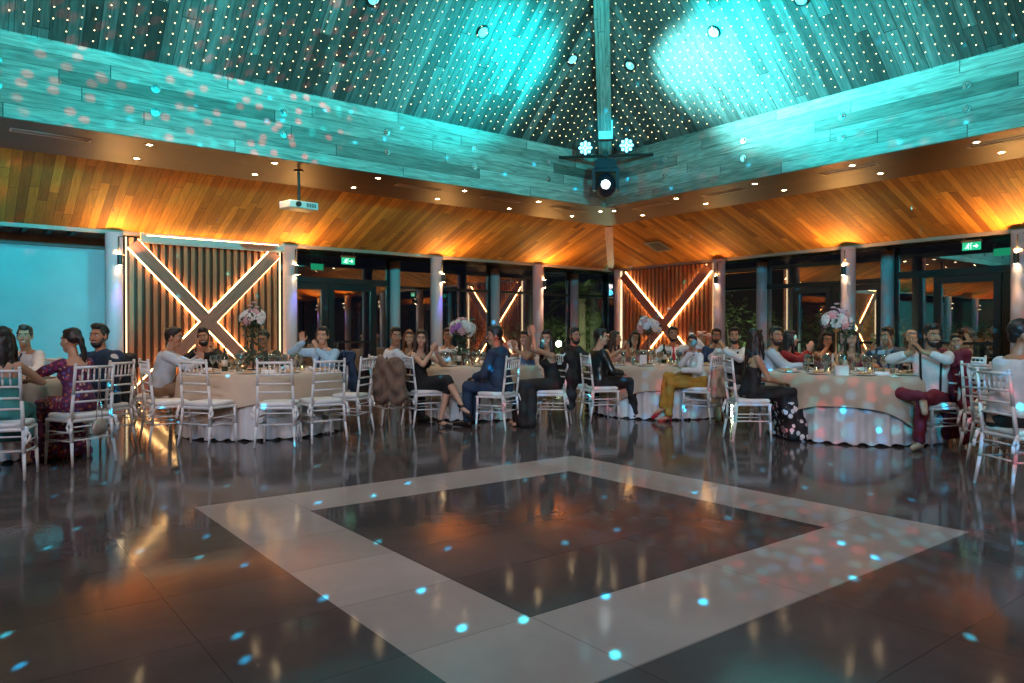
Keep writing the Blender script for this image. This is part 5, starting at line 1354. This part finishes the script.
def cake_stand(px, dep, z, label, r=.13, h=.18, roses=True, seed=1):
    root = empty('cake_stand', W(px, dep, z)); tag(root, label, 'cake stand')
    s = Sh(); s.lathe([(.07, 0), (.07, .01), (.014, .03), (.014, h-.02), (r, h-.01), (r, h)], 24); obj('stand', s, M_china, root, True)
    s = Sh(); s.lathe([(r*.8, h), (r*.8, h+.10), (r*.75, h+.11)], 24); obj('cake', s, mat('icing', (.7, .62, .62), .5), root, True)
    rr = random.Random(seed)
    for i in range(6):
        u = i*1.05; b = link('blossom', BLM[rr.choice((0, 1, 1))], root, (r*.4*math.cos(u), r*.4*math.sin(u), h+.13)); b.scale = (.8,)*3
    return root
def lantern(px, dep, z, label, h=.32, r=.07):
    root = empty('glass_vase', W(px, dep, z)); tag(root, label, 'vase')
    s = Sh(); s.lathe([(r*.8, 0), (r, .03), (r, h), (r*.95, h), (r*.95, .03), (r*.7, .01)], 18); obj('vase_body', s, M_gl, root, True)
    s = Sh(); rr = random.Random(4)
    for i in range(40):
        a = V((rr.uniform(-.03, .03), rr.uniform(-.03, .03), .02)); b = V((rr.uniform(-.07, .07), rr.uniform(-.07, .07), h + rr.uniform(.02, .12))); s.tube(a, b, .002, n=3)
    obj('stems', s, mat('dry stems', (.4, .36, .25), .7), root)
    for i in range(7): u = i*.9; b = link('blossom', BLM[i % 2], root, (.06*math.cos(u), .06*math.sin(u), h+.05+.03*(i % 3))); b.scale = (.8,)*3
buffet(523, 13.9, 'white-clothed side table with cakes behind the man in navy suit', .42)
cake_stand(512, 13.8, .776, 'cake stand with pink flowers on the side table, left one', seed=2)
cake_stand(532, 13.85, .776, 'cake stand with white flowers on the side table, right one', .12, .12, seed=5)
buffet(609, 14.4, 'white-clothed side table with glass vase by the corner column', .35)
lantern(611, 14.3, .776, 'tall glass vase of pale flowers by the corner column')
buffet(705, 13.9, 'white-clothed side table beside the right edge of the corner panel', .4)
lantern(702, 13.8, .776, 'tall glass vase before the right edge of the corner panel', .38)
lantern(712, 13.9, .776, 'second tall glass vase before the right edge of the corner panel', .34)

# ------------------------------------------------------------------ garden behind the glass
s = Sh(); s.box((-14, 15.95, -.06), (40, 40, -.02)); s.box((15.95, -14, -.06), (40, 15.95, -.02)); o = struct('ground', s, mat('terrace paving', (.05, .05, .045), .7, bscale=3))
M_bush = mat('garden leaves', (.10, .14, .05), .6, bscale=3); M_bark = mat('bark', (.26, .20, .14), .9, bump=.6)
def bush(x, y, h, r, label, seed, n=1500, grp='garden shrubs behind the glass'):
    rr = random.Random(seed); root = empty('shrub', (x, y, -.02)); tag(root, label, 'shrub', grp)
    s = Sh()
    cs = [(V((rr.gauss(0, r*.45), rr.gauss(0, r*.45), rr.uniform(.3, 1)*h)), rr.uniform(.3, .55)*r) for _ in range(9)]
    for i in range(n):
        c, q = rr.choice(cs); d = V((rr.gauss(0, 1), rr.gauss(0, 1), rr.gauss(0, 1))).normalized(); p = c + d*q*rr.uniform(.6, 1.1); p.z = max(.05, p.z)
        a = V((rr.gauss(0, 1), rr.gauss(0, 1), rr.gauss(0, .6))).normalized(); b = a.cross(d).normalized() if a.cross(d).length > .1 else a.orthogonal().normalized(); L = rr.uniform(.05, .10)
        s.add([p, p+a*L+b*L*.4, p+a*L*2, p+a*L-b*L*.4], [(0, 1, 2, 3)])
    obj('foliage', s, M_bush, root)
    s = Sh()
    for c, q in cs: s.path([(0, 0, 0), c*.5, c], [.05, .03, .01], 6)
    obj('stems', s, M_bark, root)
def palm(x, y, h, label, seed):
    rr = random.Random(seed); root = empty('palm_tree', (x, y, -.02)); tag(root, label, 'palm tree')
    s = Sh(); rs = []
    for i in range(30): z = h*i/29; r = .17 + .03*(i % 2) - .03*z/h; rs.append([(r*math.cos(2*PI*j/14), r*math.sin(2*PI*j/14), z) for j in range(14)])
    s.rings(rs); obj('trunk', s, M_bark, root, True)
    for k in range(18):
        u = 2*PI*k/18 + rr.random()*.2; el = rr.uniform(-.2, 1.1); L = rr.uniform(1.5, 2.1); s = Sh(); pts = []
        for i in range(12): t = i/11; pts.append(V((math.cos(u)*math.cos(el)*L*t, math.sin(u)*math.cos(el)*L*t, h + math.sin(el)*L*t - 1.1*t*t)))
        s.path(pts, .012, 5)
        sd = V((-math.sin(u), math.cos(u), 0))
        for i in range(2, 12):
            for q in (-1, 1):
                for e in (0, .5):
                    p = pts[i-1].lerp(pts[i], e); fw = (pts[i]-pts[i-1]).normalized(); tip = p + (sd*q + fw*.5 + V((0, 0, -.5))).normalized()*.42*(1-.5*i/12); w = fw*.018; s.add([p-w, p+w, tip], [(0, 1, 2)])
        obj('frond', s, M_bush, root)
palm(17.3, 18.5, 2.6, 'palm tree in the lit garden behind the corner glass', 3)
for i, (x, y, h, r, lb) in enumerate([(16.1, 18.7, 1.6, .9, 'leafy shrub beside the palm trunk, seen through the left glass'), (18.0, 18.6, 1.9, .9, 'tall leafy shrub between the palm and the corner column'), (13.6, 18.6, 1.3, .9, 'low leafy shrub behind the reflected light brace'), (19.4, 17.2, 1.4, .8, 'low shrub just outside the corner glazing'),
        (18.5, 13.2, 2.0, 1.2, 'tall leafy shrub right of the far slatted panel behind the glass'), (18.6, 11.0, 1.8, 1.0, 'leafy shrub behind the glass doors on the right'), (18.2, 8.9, 1.6, 1.0, 'leafy shrub behind the cyan-lit column'), (18.4, 6.6, 1.2, .8, 'low leafy shrub behind the right double doors')]):
    bush(x, y, h, r, lb, 20+i)
def added_garden_lamp(x, y, label, pw_=60):  # unseen lamp added to light the palm and shrubs
    root = empty('added_garden_lamp', (x, y, -.02)); tag(root, label, 'lamp', 'added garden lamps')
    s = Sh(); s.lathe([(.05, 0), (.05, .5), (.06, .5), (.06, .62), (.05, .64)], 16); obj('post', s, M_black, root)
    s = Sh(); s.lathe([(.062, .52), (.062, .60)], 16); obj('lens', s, emat('garden fill lens', (.9, 1, .75), .6), root)
    l = bpy.data.lights.new('garden fill light', 'POINT'); l.energy = pw_; l.color = (.85, 1, .62); l.shadow_soft_size = .1
    o = bpy.data.objects.new('garden fill light', l); COL.objects.link(o); o.location = (x, y, .9)
added_garden_lamp(16.7, 16.3, 'low added lamp lighting the palm tree', 280); added_garden_lamp(16.8, 12.0, 'low added lamp lighting the shrubs outside the right glass', 90); added_garden_lamp(16.8, 8.2, 'low added lamp lighting the shrubs outside the right double doors', 60)
